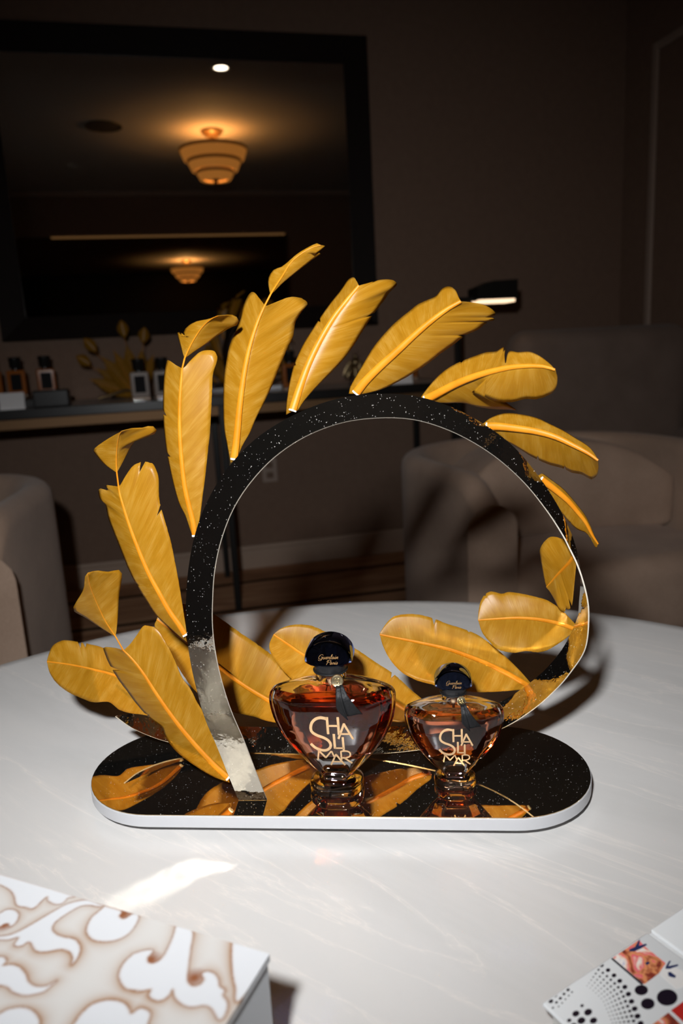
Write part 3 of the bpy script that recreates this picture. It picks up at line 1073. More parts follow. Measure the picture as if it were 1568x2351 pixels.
# 5 top, bright sheen
feather([(671,944),(690,885),(710,832),(736,779),(766,729),(796,690),(824,656)],
        [(657,952),(658,925),(665,879),(676,836),(696,792),(720,753),(733,733),(756,700),(783,666),(799,643),(812,637),(819,646),(824,656)],
        [(683,943),(700,918),(726,889),(763,852),(793,819),(819,782),(839,749),(859,719),(879,693),(895,670),(910,656),(909,647),(895,642),(872,643),(846,650),(825,656)],
        k=.165, bend=-.05, lat=(.95, -.05), curl=(.2, .42), rad=(.0040, .0014), back=.004)
# 6 top right
feather([(816,904),(839,875),(872,842),(912,806),(952,769),(991,736),(1028,709),(1058,692)],
        [(801,904),(806,885),(829,845),(852,806),(872,779),(905,743),(938,716),(958,700),(978,690),(1001,680),(1015,663),(1031,658),(1045,666),(1053,683),(1058,692)],
        [(829,905),(872,895),(922,872),(972,842),(1015,809),(1048,786),(1071,768),(1098,756),(1117,741),(1137,733),(1126,728),(1137,723),(1134,714),(1114,701),(1088,695),(1059,692)],
        k=-.12, lat=(.85, .15), curl=(.15, .25), rad=(.0042, .0014), back=.004)
# 7 right, torn
feather([(975,918),(999,906),(1043,883),(1087,865),(1131,852),(1175,843),(1219,840),(1251,842),(1274,849)],
        [(965,915),(975,900),(999,871),(1028,846),(1063,828),(1098,815),(1116,809),(1139,807),(1150,800),(1160,797),(1158,815),(1161,836),(1168,808),(1189,809),(1216,808),(1239,818),(1260,834),(1274,849)],
        [(984,922),(1022,925),(1063,925),(1098,934),(1134,939),(1166,940),(1188,942),(1151,931),(1116,916),(1082,900),(1118,913),(1145,922),(1175,923),(1204,916),(1233,916),(1257,908),(1274,896),(1280,871),(1275,849)],
        k=-.35, lat=(.95, .35), curl=(.1, .2), rad=(.0040, .0010), back=.004)
# 8 right
feather([(1116,979),(1145,979),(1189,984),(1233,991),(1277,1004),(1321,1025),(1351,1041),(1373,1057)],
        [(1109,973),(1128,959),(1160,949),(1198,952),(1233,960),(1263,974),(1292,988),(1321,1006),(1348,1023),(1362,1038),(1373,1057)],
        [(1123,986),(1151,1006),(1181,1023),(1219,1047),(1257,1065),(1292,1075),(1313,1085),(1336,1089),(1357,1100),(1370,1092),(1374,1076),(1373,1058)],
        k=-.30, lat=(1.1, .55), curl=(.1, .2), rad=(.0040, .0010), back=.004)
# 9 right, narrow
feather([(1241,1100),(1257,1111),(1280,1129),(1304,1150),(1324,1173),(1345,1200),(1360,1229),(1373,1249)],
        [(1236,1092),(1246,1088),(1263,1100),(1292,1122),(1318,1151),(1342,1182),(1354,1205),(1365,1232),(1374,1247)],
        [(1246,1108),(1263,1138),(1280,1164),(1301,1191),(1324,1214),(1345,1223),(1357,1238),(1368,1257),(1373,1250)],
        k=.10, lat=(.9, .65), curl=(.2, .1), rad=(.0034, .0008), back=.004)
# 10 right side, behind the hoop
feather([(1321,1272),(1308,1291),(1281,1319),(1268,1334),(1255,1348)],
        [(1323,1258),(1316,1252),(1291,1237),(1266,1232),(1250,1243),(1240,1261),(1241,1280),(1246,1309),(1251,1333),(1255,1347)],
        [(1323,1280),(1322,1303),(1319,1336),(1314,1386),(1306,1399),(1299,1397),(1296,1405),(1284,1399),(1274,1379),(1263,1359),(1255,1349)],
        k=.9, lat=(.35, -.3), curl=(.1, .1), rad=(.0026, .0008), back=.003)
# 11 right, inside
feather([(1320,1445),(1291,1434),(1258,1426),(1225,1421),(1185,1419),(1142,1421),(1098,1424)],
        [(1321,1433),(1291,1402),(1258,1379),(1225,1369),(1192,1362),(1168,1359),(1152,1363),(1129,1358),(1115,1363),(1104,1379),(1099,1402),(1097,1424)],
        [(1319,1449),(1291,1472),(1258,1492),(1235,1498),(1208,1495),(1182,1499),(1158,1496),(1139,1489),(1122,1472),(1107,1452),(1098,1425)],
        k=.04, lat=(.22, -.10), curl=(.15, -.1), rad=(.0026, .0008), back=.003)
# 12 inside right
feather([(1217,1578),(1175,1552),(1125,1527),(1076,1507),(1026,1490),(960,1475),(910,1465),(872,1457)],
        [(1221,1571),(1192,1538),(1158,1505),(1125,1477),(1092,1455),(1059,1442),(1026,1432),(999,1421),(963,1411),(930,1410),(903,1416),(886,1432),(875,1449),(871,1456)],
        [(1209,1582),(1158,1587),(1092,1589),(1026,1581),(989,1571),(956,1562),(920,1542),(896,1515),(880,1485),(872,1458)],
        k=.02, lat=(.22, -.10), curl=(.12, -.05), rad=(.0034, .0010), back=.003)
# 13 behind the bottles
feather([(985,1648),(936,1631),(911,1615),(840,1576),(770,1540),(698,1504),(664,1481),(628,1457)],
        [(986,1640),(982,1617),(943,1583),(905,1548),(859,1518),(813,1487),(733,1443),(698,1434),(668,1435),(645,1443),(628,1456)],
        [(980,1655),(950,1660),(905,1657),(840,1645),(760,1620),(700,1585),(660,1550),(638,1525),(622,1500),(618,1480),(627,1458)],
        k=.02, lat=(.20, -.10), curl=(.12, -.05), rad=(.0034, .0010), back=.002)
# 14 behind the hoop's left foot
feather([(742,1668),(690,1645),(616,1608),(581,1588),(546,1565),(499,1528),(427,1472),(392,1447),(360,1422)],
        [(746,1660),(720,1610),(679,1564),(660,1541),(630,1508),(591,1479),(553,1453),(515,1426),(488,1408),(460,1395),(430,1388),(400,1385),(372,1400),(360,1421)],
        [(735,1672),(627,1658),(581,1645),(528,1633),(480,1610),(440,1577),(395,1510),(367,1465),(355,1437),(360,1423)],
        k=.02, lat=(.22, -.05), curl=(.15, -.05), rad=(.0036, .0011), back=.002)
# 15 low at the left, behind
feather([(405,1645),(340,1588),(265,1551),(213,1537),(160,1526),(108,1519)],
        [(410,1640),(370,1590),(300,1530),(244,1491),(216,1481),(181,1474),(146,1470),(122,1482),(113,1500),(108,1518)],
        [(398,1652),(332,1643),(279,1632),(250,1612),(216,1613),(192,1605),(160,1591),(132,1570),(115,1546),(108,1520)],
        k=.12, lat=(.30, -.05), curl=(.2, -.1), rad=(.0026, .0008), back=.002)

# ------------------------------------------------------------------ the two perfume bottles
def octo(W, D, z, kf=.56, mf=.22, rr=.20):
    P = [(kf * W, -D), (W, -mf * D), (W, mf * D), (kf * W, D), (-kf * W, D), (-W, mf * D), (-W, -mf * D), (-kf * W, -D)]
    out = []
    n = len(P)
    for i in range(n):
        p0, p, p2 = np.array(P[i - 1]), np.array(P[i]), np.array(P[(i + 1) % n])
        a_ = p + (p0 - p) * rr
        b_ = p + (p2 - p) * rr
        for t_ in (0, .33, .67, 1):
            q = (1 - t_) ** 2 * a_ + 2 * t_ * (1 - t_) * p + t_ * t_ * b_
            out.append((q[0], q[1], z))
    return out

def loft(name, levels, mat_, par, sharp=28, **kw):
    vs, fs = [], []
    n = 0
    for lv in levels:
        s = octo(*lv[:2], lv[2], **(lv[3] if len(lv) > 3 else kw))
        n = len(s)
        vs += s
    for i in range(len(levels) - 1):
        for j in range(n):
            k = (j + 1) % n
            fs.append((i * n + j, i * n + k, (i + 1) * n + k, (i + 1) * n + j))
    fs.append(tuple(range(n))[::-1])
    fs.append(tuple((len(levels) - 1) * n + j for j in range(n)))
    return mk(name, vs, fs, mat_, par, True, sharp=sharp)

BW = [(.0135, .0137), (.0150, .0145), (.0186, .0187), (.0245, .0243), (.0312, .0297), (.0390, .0358), (.0472, .0410), (.0550, .0448), (.0629, .0475), (.0700, .0490), (.0761, .0496), (.0800, .0494), (.0831, .0486), (.0855, .0466), (.0871, .0435), (.0888, .037), (.0905, .029), (.0922, .0200), (.0935, .0145), (.0950, .0120), (.1010, .0115)]
BD = [(.0135, .0104), (.0150, .0104), (.0186, .0108), (.0312, .0150), (.0472, .0186), (.0629, .0208), (.0761, .0218), (.0831, .0214), (.0855, .0205), (.0871, .0192), (.0905, .0160), (.0922, .0140), (.0935, .0125), (.0950, .0118), (.1010, .0115)]
bwz, bww = np.array(BW).T
bdz, bdd = np.array(BD).T
def fW(z): return float(np.interp(z, bwz, bww))
def fD(z): return float(np.interp(z, bdz, bdd))
def mixk(z):
    t_ = min(max((z - .086) / .008, 0), 1)
    return dict(kf=.56 * (1 - t_) + .42 * t_, mf=.22 * (1 - t_) + .42 * t_, rr=.16 * (1 - t_) + .48 * t_)

STROKES = [  # (polyline in lettering units 565..990 x 975..1475, stroke width)
    ([(742, 992), (690, 981), (640, 992), (600, 1028), (583, 1078), (592, 1122), (640, 1156), (700, 1178), (745, 1208), (764, 1250), (748, 1290), (705, 1312), (655, 1305), (608, 1282), (570, 1240)], 27, True),
    ([(748, 975), (748, 1142)], 24, False), ([(852, 975), (852, 1150)], 24, False), ([(748, 1060), (852, 1060)], 18, False),
    ([(843, 1190), (908, 1036)], 21, False), ([(905, 1036), (985, 1190)], 21, False), ([(868, 1140), (955, 1140)], 16, False),
    ([(802, 1140), (802, 1292)], 24, False), ([(802, 1286), (890, 1286)], 16, False), ([(886, 1172), (886, 1312)], 22, False),
    ([(622, 1418), (640, 1312)], 15, False), ([(638, 1312), (704, 1392)], 18, False), ([(702, 1392), (764, 1318)], 15, False), ([(764, 1318), (790, 1392)], 15, False),
    ([(745, 1475), (806, 1352)], 16, False), ([(804, 1352), (885, 1475)], 18, False), ([(770, 1436), (858, 1436)], 13, False),
    ([(856, 1318), (856, 1412)], 16, False), ([(856, 1320), (915, 1318), (944, 1338), (940, 1372), (905, 1390), (858, 1392)], 15, True), ([(885, 1392), (958, 1450)], 17, False)]

def stroke_mesh(par, strokes):
    vs, fs = [], []
    for pts, wd, sm in strokes:
        P = resample(np.array(pts, float), 28 if sm else 5, sm)
        T = np.gradient(P, axis=0)
        T /= np.linalg.norm(T, axis=1)[:, None]
        b0 = len(vs)
        for p, tt in zip(P, T):
            nrm = np.array([-tt[1], tt[0]])
            for s in (-.5, .5):
                q = p + nrm * wd * s
                x = (q[0] - 770) / 500 * .0395
                z = .0275 + (1475 - q[1]) / 500 * .0445
                y0 = -fD(z)
                for off in (.00005, .0003):
                    vs.append((x, y0 - off, z))
        for i in range(len(P) - 1):
            a = b0 + i * 4
            b = a + 4
            fs += [(a + 1, a + 3, b + 3, b + 1), (a, b, b + 2, a + 2), (a, a + 1, b + 1, b), (a + 2, b + 2, b + 3, a + 3)]
        e = b0 + (len(P) - 1) * 4
        fs += [(b0, b0 + 2, b0 + 3, b0 + 1), (e, e + 1, e + 3, e + 2)]
    return mk('lettering', vs, fs, M['goldprint'], par)

SCRIPT = {
    'G': ([[(.95, .82), (.75, 1.), (.45, .95), (.2, .6), (.2, .2), (.5, 0), (.85, .2), (.9, .5), (.6, .42), (.85, .5), (.8, -.15), (.4, -.3), (.15, -.1)]], 1.0),
    'u': ([[(0, .2), (.12, .5), (.08, .12), (.25, .02), (.45, .5), (.42, .1), (.6, .05)]], .58),
    'e': ([[(0, .08), (.3, .3), (.3, .5), (.12, .42), (.1, .12), (.28, .02), (.48, .14)]], .46),
    'r': ([[(0, .05), (.14, .5), (.18, .42), (.34, .45), (.3, .12), (.46, .06)]], .44),
    'l': ([[(0, .08), (.3, .75), (.28, 1.05), (.16, .8), (.14, .15), (.32, .04)]], .32),
    'a': ([[(.42, .45), (.2, .5), (.06, .22), (.18, .02), (.42, .42), (.4, .1), (.56, .06)]], .56),
    'i': ([[(0, .1), (.16, .5), (.12, .1), (.3, .05)], [(.2, .68), (.24, .74)]], .30),
    'n': ([[(0, .1), (.1, .48), (.08, .02), (.28, .48), (.4, .42), (.36, .1), (.54, .06)]], .54),
    'P': ([[(.15, -.05), (.3, .5), (.4, .95)], [(.1, .6), (.2, .92), (.6, 1.02), (.92, .85), (.75, .55), (.35, .48)]], .82),
    's': ([[(0, .08), (.22, .52), (.3, .2), (.18, .02), (.02, .1)]], .36)}

def script_line(par, word, xc, z0, h):
    """flowing script printed on the flat front of the cap"""
    total = sum(SCRIPT[c][1] for c in word)
    vs, fs = [], []
    x = -total / 2
    for ci, c in enumerate(word):
        for path in SCRIPT[c][0]:
            P = np.array([((x + p[0] + .32 * p[1]) * h * .62 + xc, z0 + p[1] * h * .62) for p in path])
            P = resample(P, max(3, 5 * len(path)))
            T = np.gradient(P, axis=0)
            T /= np.linalg.norm(T, axis=1)[:, None] + 1e-9
            b0 = len(vs)
            for p, tt in zip(P, T):
                wd = .00010 + .00010 * abs(tt[1])
                for sg in (-1, 1):
                    q = p + np.array([-tt[1], tt[0]]) * wd * sg
                    vs += [(q[0], -.01102, q[1]), (q[0], -.01112, q[1])]
            for i in range(len(P) - 1):
                a_ = b0 + 4 * i
                b_ = a_ + 4
                fs += [(a_ + 1, a_ + 3, b_ + 3, b_ + 1), (a_, b_, b_ + 2, a_ + 2), (a_, a_ + 1, b_ + 1, b_), (a_ + 2, b_ + 2, b_ + 3, a_ + 3)]
        x += SCRIPT[c][1]
    return mk('cap_lettering', vs, fs, M['capprint'], par)

def perfume_bottle(x, y, label, rz, scale, seal_rot):
    b = thing('perfume_bottle', label, 'perfume bottle', (x, y, PZ + .0002), rz, None, scale)
    zs = sorted(set([round(z, 4) for z in np.r_[bwz, np.linspace(.0135, .101, 36)]]))
    foot = [(.0170, .0140, 0.), (.0196, .0165, .0006), (.0209, .0177, .0025), (.0213, .0181, .0052), (.0207, .0175, .0078), (.0186, .0155, .0100), (.0152, .0124, .0112), (.0139, .0108, .0120)]
    lv = [(w, d, z, dict(kf=.62, mf=.45, rr=.30)) for w, d, z in foot] + [(fW(z), fD(z), z, mixk(z)) for z in zs]
    body = loft('glass_body', lv, M['glass'], b, 24)
    LZ = .0785
    zi = [z for z in np.linspace(.0325, LZ, 18)]
    liq = [((fW(zi[0]) - .005) * .55, (fD(zi[0]) - .004) * .55, zi[0] - .0012, mixk(.05))] + [(fW(z) - .0042, fD(z) - .0040, z, mixk(z)) for z in zi]
    loft('perfume', liq, M['juice'], b, 24)
    za = [z for z in np.linspace(LZ + .0003, .099, 16)]
    loft('air_space', [(max(fW(z - .0035 * min(1, max(0, (z - .083) / .006))) - .0042 if z < .086 else min(fW(z + .003) - .003, fW(z) - .0042), .0075),
                        max(min(fD(z + .003), fD(z)) - .0038, .0072), z, mixk(z + .002)) for z in za], M['air'], b, 24)
    # pump and dip tube inside
    lathe('pump', [(0, .0985), (.0046, .0985), (.0046, .0960), (.0030, .0935), (.0022, .0880), (.0012, .0830), (0, .0830)], M['plastic'], b, 20)
    # collar
    lathe('collar', [(0, .1005), (.0122, .1005), (.0125, .1012), (.0125, .1060), (.0116, .1066), (.0116, .1076), (0, .1076)], M['collar'], b, 40)
    tube('cord', [(math.cos(a) * .0129, math.sin(a) * .0129, .1015) for a in np.linspace(0, 2 * math.pi, 41)], .0007, M['satin'], b, 8)
    # cap: thick half disc with a bevelled front and back
    prof = [(.0125, .1076), (.0152, .1088), (.0180, .1106), (.0185, .1122), (.0183, .1148), (.0173, .1182), (.0153, .1216), (.0122, .1246), (.0082, .1268), (.0042, .1280), (.0010, .1284)]
    P = resample(np.array(prof), 22)
    ring = [(p[0], p[1]) for p in P] + [(-p[0], p[1]) for p in P[::-1]]
    cz = .1165
    vs, fs = [], []
    layers = [(-.0110, .88), (-.0100, .96), (-.0082, 1.), (.0082, 1.), (.0100, .96), (.0110, .88)]
    n = len(ring)
    for yy, s in layers:
        for (px_, pz_) in ring:
            vs.append((px_ * s, yy, cz + (pz_ - cz) * s))
    for i in range(len(layers) - 1):
        for j in range(n):
            k = (j + 1) % n
            fs.append((i * n + j, i * n + k, (i + 1) * n + k, (i + 1) * n + j))
    fs.append(tuple(range(n))[::-1])
    fs.append(tuple((len(layers) - 1) * n + j for j in range(n)))
    capo = mk('cap', vs, fs, M['cap'], b, True, sharp=30)
    lathe('cap_core', [(0, .1082), (.0078, .1082), (.0078, .1175), (.0066, .1200), (.0035, .1215), (0, .1218)], M['capcore'], capo, 32)
    script_line(capo, 'Guerlain', 0., .1140, .0060)
    script_line(capo, 'Paris', .0026, .1096, .0058)
    stroke_mesh(b, STROKES)
    # gold seal with its monogram, black ribbon tails
    sx_, sy_, sz_ = .0068, -.0152, .0985
    seal = lathe('seal', [(0, -.0010), (.0040, -.0010), (.0048, -.0006), (.0050, .0002), (.0044, .0010), (.0036, .0007), (0, .0007)], M['medal'], b, 40)
    seal.location = (sx_, sy_, sz_)
    seal.rotation_euler = (math.radians(80), 0, seal_rot)
    for s in (-1, 1):
        cur = [(s * (.0004 + .0016 * math.sin(t_)), .0013 * math.cos(t_) + .0005, .0010) for t_ in np.linspace(.3, 5.6, 18)]
        tube('monogram', cur, .00028, M['medal'], seal, 6)
        cur = [(s * (.0010 + .0008 * math.sin(t_)), -.0013 + .0009 * math.cos(t_), .0010) for t_ in np.linspace(0, 5.2, 14)]
        tube('monogram', cur, .00024, M['medal'], seal, 6)
    def tail(left, right, off):
        Lp, Rp = resample(np.array(left, float), 14), resample(np.array(right, float), 14)
        vs, fs = [], []
        for i in range(14):
            for j in range(5):
                q = Lp[i] + (Rp[i] - Lp[i]) * j / 4
                x_, z_ = sx_ + q[0], sz_ + q[1]
                y_ = -(max(fD(max(z_ - .004, .05)), .0152) + off + .0012 * math.sin(j * 1.1 + off * 900) * i / 13)
                vs.append((x_, y_, z_))
        for i in range(13):
            for j in range(4):
                fs.append((5 * i + j, 5 * i + j + 1, 5 * i + j + 6, 5 * i + j + 5))
        o = mk('ribbon_tail', vs, fs, M['satin'], b, True)
        so = o.modifiers.new('thickness', 'SOLIDIFY')
        so.thickness = .0004
    tail([(.0016, -.0030), (.0036, -.0115), (.0072, -.0245)], [(.0042, -.0028), (.0090, -.0105), (.0186, -.0238)], .0012)
    tail([(-.0010, -.0030), (-.0006, -.0110), (.0000, -.0190), (.0074, -.0275)], [(.0026, -.0030), (.0042, -.0110), (.0060, -.0190), (.0076, -.0274)], .0026)
    return b

bb_ = onz((775, 1806), PZ)
sb_ = onz((1045, 1797), PZ)
perfume_bottle(bb_[0], bb_[1], 'larger fan-shaped amber perfume bottle with dark blue domed cap', -PA - .02, 1., .05)
perfume_bottle(sb_[0], sb_[1], 'smaller fan-shaped amber perfume bottle with blue domed cap, on the right', -PA, .775, .55)

# ------------------------------------------------------------------ patterned box, lower left
BZ = .76
c0 = onz((619, 2190), BZ)
e1 = onz((0, 2007), BZ) - c0
e1 /= np.linalg.norm(e1)
e2 = np.array([-e1[1], e1[0], 0])
bx = thing('keepsake_box', 'white box printed with brown acanthus scrolls, lower left corner', 'box', (c0[0], c0[1], TZ))
LX, LY = .30, .21
hB = BZ - TZ
def bloc(u, v, z):
    return e1 * u + e2 * v + ZUP * z
bm = bmesh.new()
bv = [bm.verts.new(Vector(bloc(u, v, z))) for z in (0, hB - .004) for u, v in ((.001, .001), (LX - .001, .001), (LX - .001, LY - .001), (.001, LY - .001))]
for f_ in ((3, 2, 1, 0), (4, 5, 6, 7), (0, 1, 5, 4), (1, 2, 6, 5), (2, 3, 7, 6), (3, 0, 4, 7)):
    bm.faces.new([bv[q] for q in f_])
M['boxside'] = mat('grey_cloth_side', (.62, .635, .66), .75)
bm_obj('box_body', bm, M['boxside'], bx)

def zz(pts, ox, oy, s):
    return [(ox + x / s, oy + y / s) for x, y in pts]
REPEATS = [(0, .094, True), (0, .186, False), (.172, 0, False), (.172, .094, True), (.172, .186, False)]
WP = []
A4 = (0, 1980, 4.9)
A5 = (300, 2050, 4.612)
WP.append(zz([(-60,110),(0,130),(780,360),(760,400),(700,460),(620,470),(540,430),(525,385),(400,500),(350,520),(300,505),(190,480),(160,380),(110,310),(0,250),(-60,240)], *A4))
WP.append(zz([(-60,600),(0,570),(80,530),(160,535),(210,580),(190,660),(120,720),(95,690),(50,690),(0,720),(-60,740)], *A4))
WP.append(zz([(-60,835),(0,830),(90,820),(200,780),(350,700),(500,610),(620,540),(750,470),(900,430),(1000,425),(1130,470),(1180,485),(1100,495),(1000,480),(900,495),(780,560),(660,640),(600,700),(590,760),(640,810),(720,840),(830,860),(890,920),(900,1000),(860,1090),(800,1160),(820,1080),(790,1010),(700,975),(600,990),(500,1005),(400,990),(330,890),(240,940),(160,930),(210,840),(100,870),(0,870),(-60,880)], *A4))
WP.append(zz([(1180,490),(1360,545),(1340,600),(1380,635),(1430,620),(1490,580),(1560,590),(1540,680),(1450,800),(1320,870),(1180,890),(1050,870),(980,800),(980,720),(1030,620),(1100,560)], *A4))
WP.append(zz([(-60,1060),(0,1060),(50,1070),(70,1110),(30,1160),(130,1150),(220,1180),(290,1260),(320,1340),(400,1390),(520,1390),(640,1330),(560,1400),(500,1450),(400,1480),(270,1495),(150,1460),(80,1400),(0,1380),(-60,1370)], *A4))
WP.append(zz([(-60,1720),(0,1700),(100,1650),(250,1630),(370,1670),(440,1760),(445,1818),(430,1900),(300,2000),(-60,2000)], *A4))
WP.append([(165,2358),(184,2331),(208,2308),(235,2298),(261,2296),(286,2304),(296,2317),(302,2327),(322,2315),(341,2321),(345,2332),(339,2351),(330,2380),(170,2385)])
WP.append(zz([(480,340),(650,395),(635,600),(610,800),(600,930),(650,985),(720,980),(780,920),(750,860),(800,830),(880,850),(930,920),(940,990),(1000,1030),(970,1080),(1020,1150),(1020,1230),(980,1320),(930,1345),(890,1280),(850,1220),(780,1190),(640,1210),(530,1170),(460,1090),(450,1010),(400,1090),(320,1140),(240,1130),(190,1080),(220,1020),(100,1040),(20,1034)], *A5)
          + zz([(1568,1440),(1420,1420),(1350,1330),(1340,1240),(1400,1120),(1500,1030)], *A4)
          + zz([(20,650),(100,620),(200,600),(240,620),(180,680),(190,740),(260,740),(340,680),(400,570),(450,450)], *A5))
WP.append(zz([(1080,500),(1440,600),(1500,690),(1150,1140),(1110,1000),(1080,850),(1070,650)], *A5))
polys = []
for w_ in WP:
    w_ = [np.array(onz(p, BZ)) - c0 for p in w_]
    pl = np.array([(q @ e1, q @ e2) for q in w_])
    pl = np.vstack([pl, pl[:1]])
    polys.append(resample(pl, 140)[:-1])
# the scrolls repeat over the rest of the lid
for pl in list(polys[2:8]):
    for du, dv, mir in REPEATS:
        q = pl.copy()
        if mir:
            q[:, 0] = .165 - q[:, 0]
        polys.append(q + np.array([du, dv]))
NU, NV = 600, 420
us = np.linspace(0, LX, NU)
vv = np.linspace(0, LY, NV)
G = np.stack(np.meshgrid(us, vv, indexing='ij'), -1).reshape(-1, 2)
dout = np.full(len(G), 9.)
inside = np.zeros(len(G), bool)
for pl in polys:
    q = np.roll(pl, -1, 0)
    ins = np.zeros(len(G), bool)
    dm = np.full(len(G), 9.)
    lo, hi = pl.min(0) - .02, pl.max(0) + .02
    sel = np.where(((G > lo) & (G < hi)).all(1))[0]
    g = G[sel]
    if not len(g):
        continue
    i_ = np.zeros(len(g), bool)
    d_ = np.full(len(g), 9.)
    for a_, b_ in zip(pl, q):
        cond = (a_[1] > g[:, 1]) != (b_[1] > g[:, 1])
        if abs(b_[1] - a_[1]) > 1e-12:
            i_ ^= cond & (g[:, 0] < (b_[0] - a_[0]) * (g[:, 1] - a_[1]) / (b_[1] - a_[1]) + a_[0])
        ab_ = b_ - a_
        t_ = np.clip(((g - a_) @ ab_) / (ab_ @ ab_ + 1e-15), 0, 1)
        d_ = np.minimum(d_, np.linalg.norm(g - a_ - t_[:, None] * ab_, axis=1))
    inside[sel] |= i_
    dout[sel] = np.minimum(dout[sel], d_)
n1 = .5 + .5 * np.sin(G[:, 0] * 61 + 2 * np.sin(G[:, 1] * 47)) * np.sin(G[:, 1] * 73 + 1.7 * np.sin(G[:, 0] * 39))
white = np.array([.57, .58, .60])
field = np.array([.525, .51, .49])
tan = np.array([.30, .140, .042])
dark = np.array([.17, .06, .025])
a_out = np.exp(-dout / .0026) * (.30 + .70 * n1)
line = np.exp(-(dout / .00065) ** 2)
col = field[None] * (1 - a_out[:, None]) + tan[None] * a_out[:, None]
col = col * (1 - .55 * line[:, None]) + dark[None] * .55 * line[:, None]
ci = white[None] * (1 - .45 * line[:, None]) + tan[None] * .45 * line[:, None]
col = np.where(inside[:, None], ci, col)
for (px_, r_) in (((9, 2124), .0048), ((283, 2099), .0058), ((347, 2203), .0050), ((446, 2245), .0055)):
    q = onz(px_, BZ) - c0
    d_ = np.linalg.norm(G - np.array([q @ e1, q @ e2]), axis=1)
    k_ = np.clip(1.2 - d_ / r_, 0, 1) * (~inside)
    col = col * (1 - k_[:, None]) + (dark * 1.3)[None] * k_[:, None]
vs = [bloc(u, v, hB) for u, v in G]
fs = []
for i in range(NU - 1):
    for j in range(NV - 1):
        fs.append((i * NV + j, (i + 1) * NV + j, (i + 1) * NV + j + 1, i * NV + j + 1))
# lid skirt closes the printed sheet against the body
rim = [i * NV for i in range(NU)] + [(NU - 1) * NV + j for j in range(1, NV)] + [i * NV + NV - 1 for i in range(NU - 2, -1, -1)] + [j for j in range(NV - 2, 0, -1)]
nb = len(vs)
for r_ in rim:
    u, v = G[r_]
    vs.append(bloc(u, v, hB - .004))
for k in range(len(rim)):
    k2 = (k + 1) % len(rim)
    fs.append((rim[k], rim[k2], nb + k2, nb + k))
fs.append(tuple(range(nb, nb + len(rim)))[::-1])
M['boxtop'] = mat('printed_lid', (.8, .8, .8), .55)
t = NT(M['boxtop'])
at = t.n('ShaderNodeAttribute', attribute_name='print')
t.l(at.outputs['Color'], t.b.inputs['Base Color'])
lid = mk('printed_lid', vs, fs, M['boxtop'], bx)
ca_ = lid.data.color_attributes.new('print', 'FLOAT_COLOR', 'POINT')
full = np.ones((len(vs), 4))
full[:len(col), :3] = col
full[len(col):, :3] = white
ca_.data.foreach_set('color', full.ravel())

# ------------------------------------------------------------------ dotted book, lower right
KZ = .704
k0 = onz((1243, 2301), KZ)
k1 = onz((1568, 2083), KZ)
f1 = (k1 - k0) / np.linalg.norm(k1 - k0)
f2 = np.array([f1[1], -f1[0], 0])
bo = thing('dotted_book', 'book with black dots and a colourful photo strip on its cover, lower right corner', 'book', (k0[0], k0[1], TZ))
hK = KZ - TZ
BL, BH = .215, .165
hinge = (onz((1490, 2137), KZ) - k0) @ f1
def kloc(u, v, z):
    return f1 * u + f2 * v + ZUP * z
def kbox(name, u0, u1, v0, v1, z0, z1, m, bev=.0008, par=bo):
    bm = bmesh.new()
    q = [bm.verts.new(Vector(kloc(u, v, z))) for z in (z0, z1) for u, v in ((u0, v0), (u1, v0), (u1, v1), (u0, v1))]
    for f_ in ((3, 2, 1, 0), (4, 5, 6, 7), (0, 1, 5, 4), (1, 2, 6, 5), (2, 3, 7, 6), (3, 0, 4, 7)):
        bm.faces.new([q[i] for i in f_])
    bmesh.ops.recalc_face_normals(bm, faces=bm.faces[:])
    bmesh.ops.bevel(bm, geom=bm.edges[:], offset=bev, segments=3, profile=.5, affect='EDGES')
    return bm_obj(name, bm, m, par, True, 40)
M['cover'] = mat('white_book_cover', (.74, .76, .77), .35)
M['pages'] = noisy('page_edges', (.55, .54, .52), (.68, .67, .64), 300, .8, stretch=(1, 1, 20))
cov = kbox('front_cover', 0, hinge - .0015, 0, BH, hK - .003, hK, M['cover'], .0014)
kbox('spine_board', hinge + .0015, BL, 0, BH, hK - .003, hK, M['cover'], .0010)
kbox('hinge', hinge - .002, hinge + .002, .001, BH - .001, hK - .0032, hK - .0012, M['cover'], .0004)
kbox('back_cover', 0, BL, 0, BH, 0, .003, M['cover'], .0010)
kbox('page_block', .004, BL - .003, .004, BH - .004, .003, hK - .003, M['pages'], .0005)
M['ink'] = mat('black_ink', (.012, .008, .016), .3)

def flat_poly(polys_px, name, m, par, z=hK, h=.00012, world_px=True):
    vs, fs = [], []
    for pp in polys_px:
        b0 = len(vs)
        n = len(pp)
        pts = []
        for p in pp:
            q = onz(p, KZ) - k0
            u, v = q @ f1, q @ f2
            pts.append((min(max(u, .0016), BL - .001), min(max(v, .0016), BH - .001)))
        for zz_ in (z - .0001, z + h):
            vs += [kloc(u, v, zz_) for u, v in pts]
        fs.append(tuple(b0 + n + i for i in range(n)))
        fs.append(tuple(b0 + i for i in range(n))[::-1])
        for i in range(n):
            j = (i + 1) % n
            fs.append((b0 + i, b0 + j, b0 + n + j, b0 + n + i))
    return mk(name, vs, fs, m, par)

def zb(x, y):
    return (1200 + x / 4.261, 2050 + y / 4.261)
def ellp(x, y, rx, ry, n=20, rot=0.):
    out = []
    for k in range(n):
        a = 2 * math.pi * k / n
        px, py_ = rx * math.cos(a), ry * math.sin(a)
        out.append(zb(x + px * math.cos(rot) - py_ * math.sin(rot), y + px * math.sin(rot) + py_ * math.cos(rot)))
    return out
dots = []
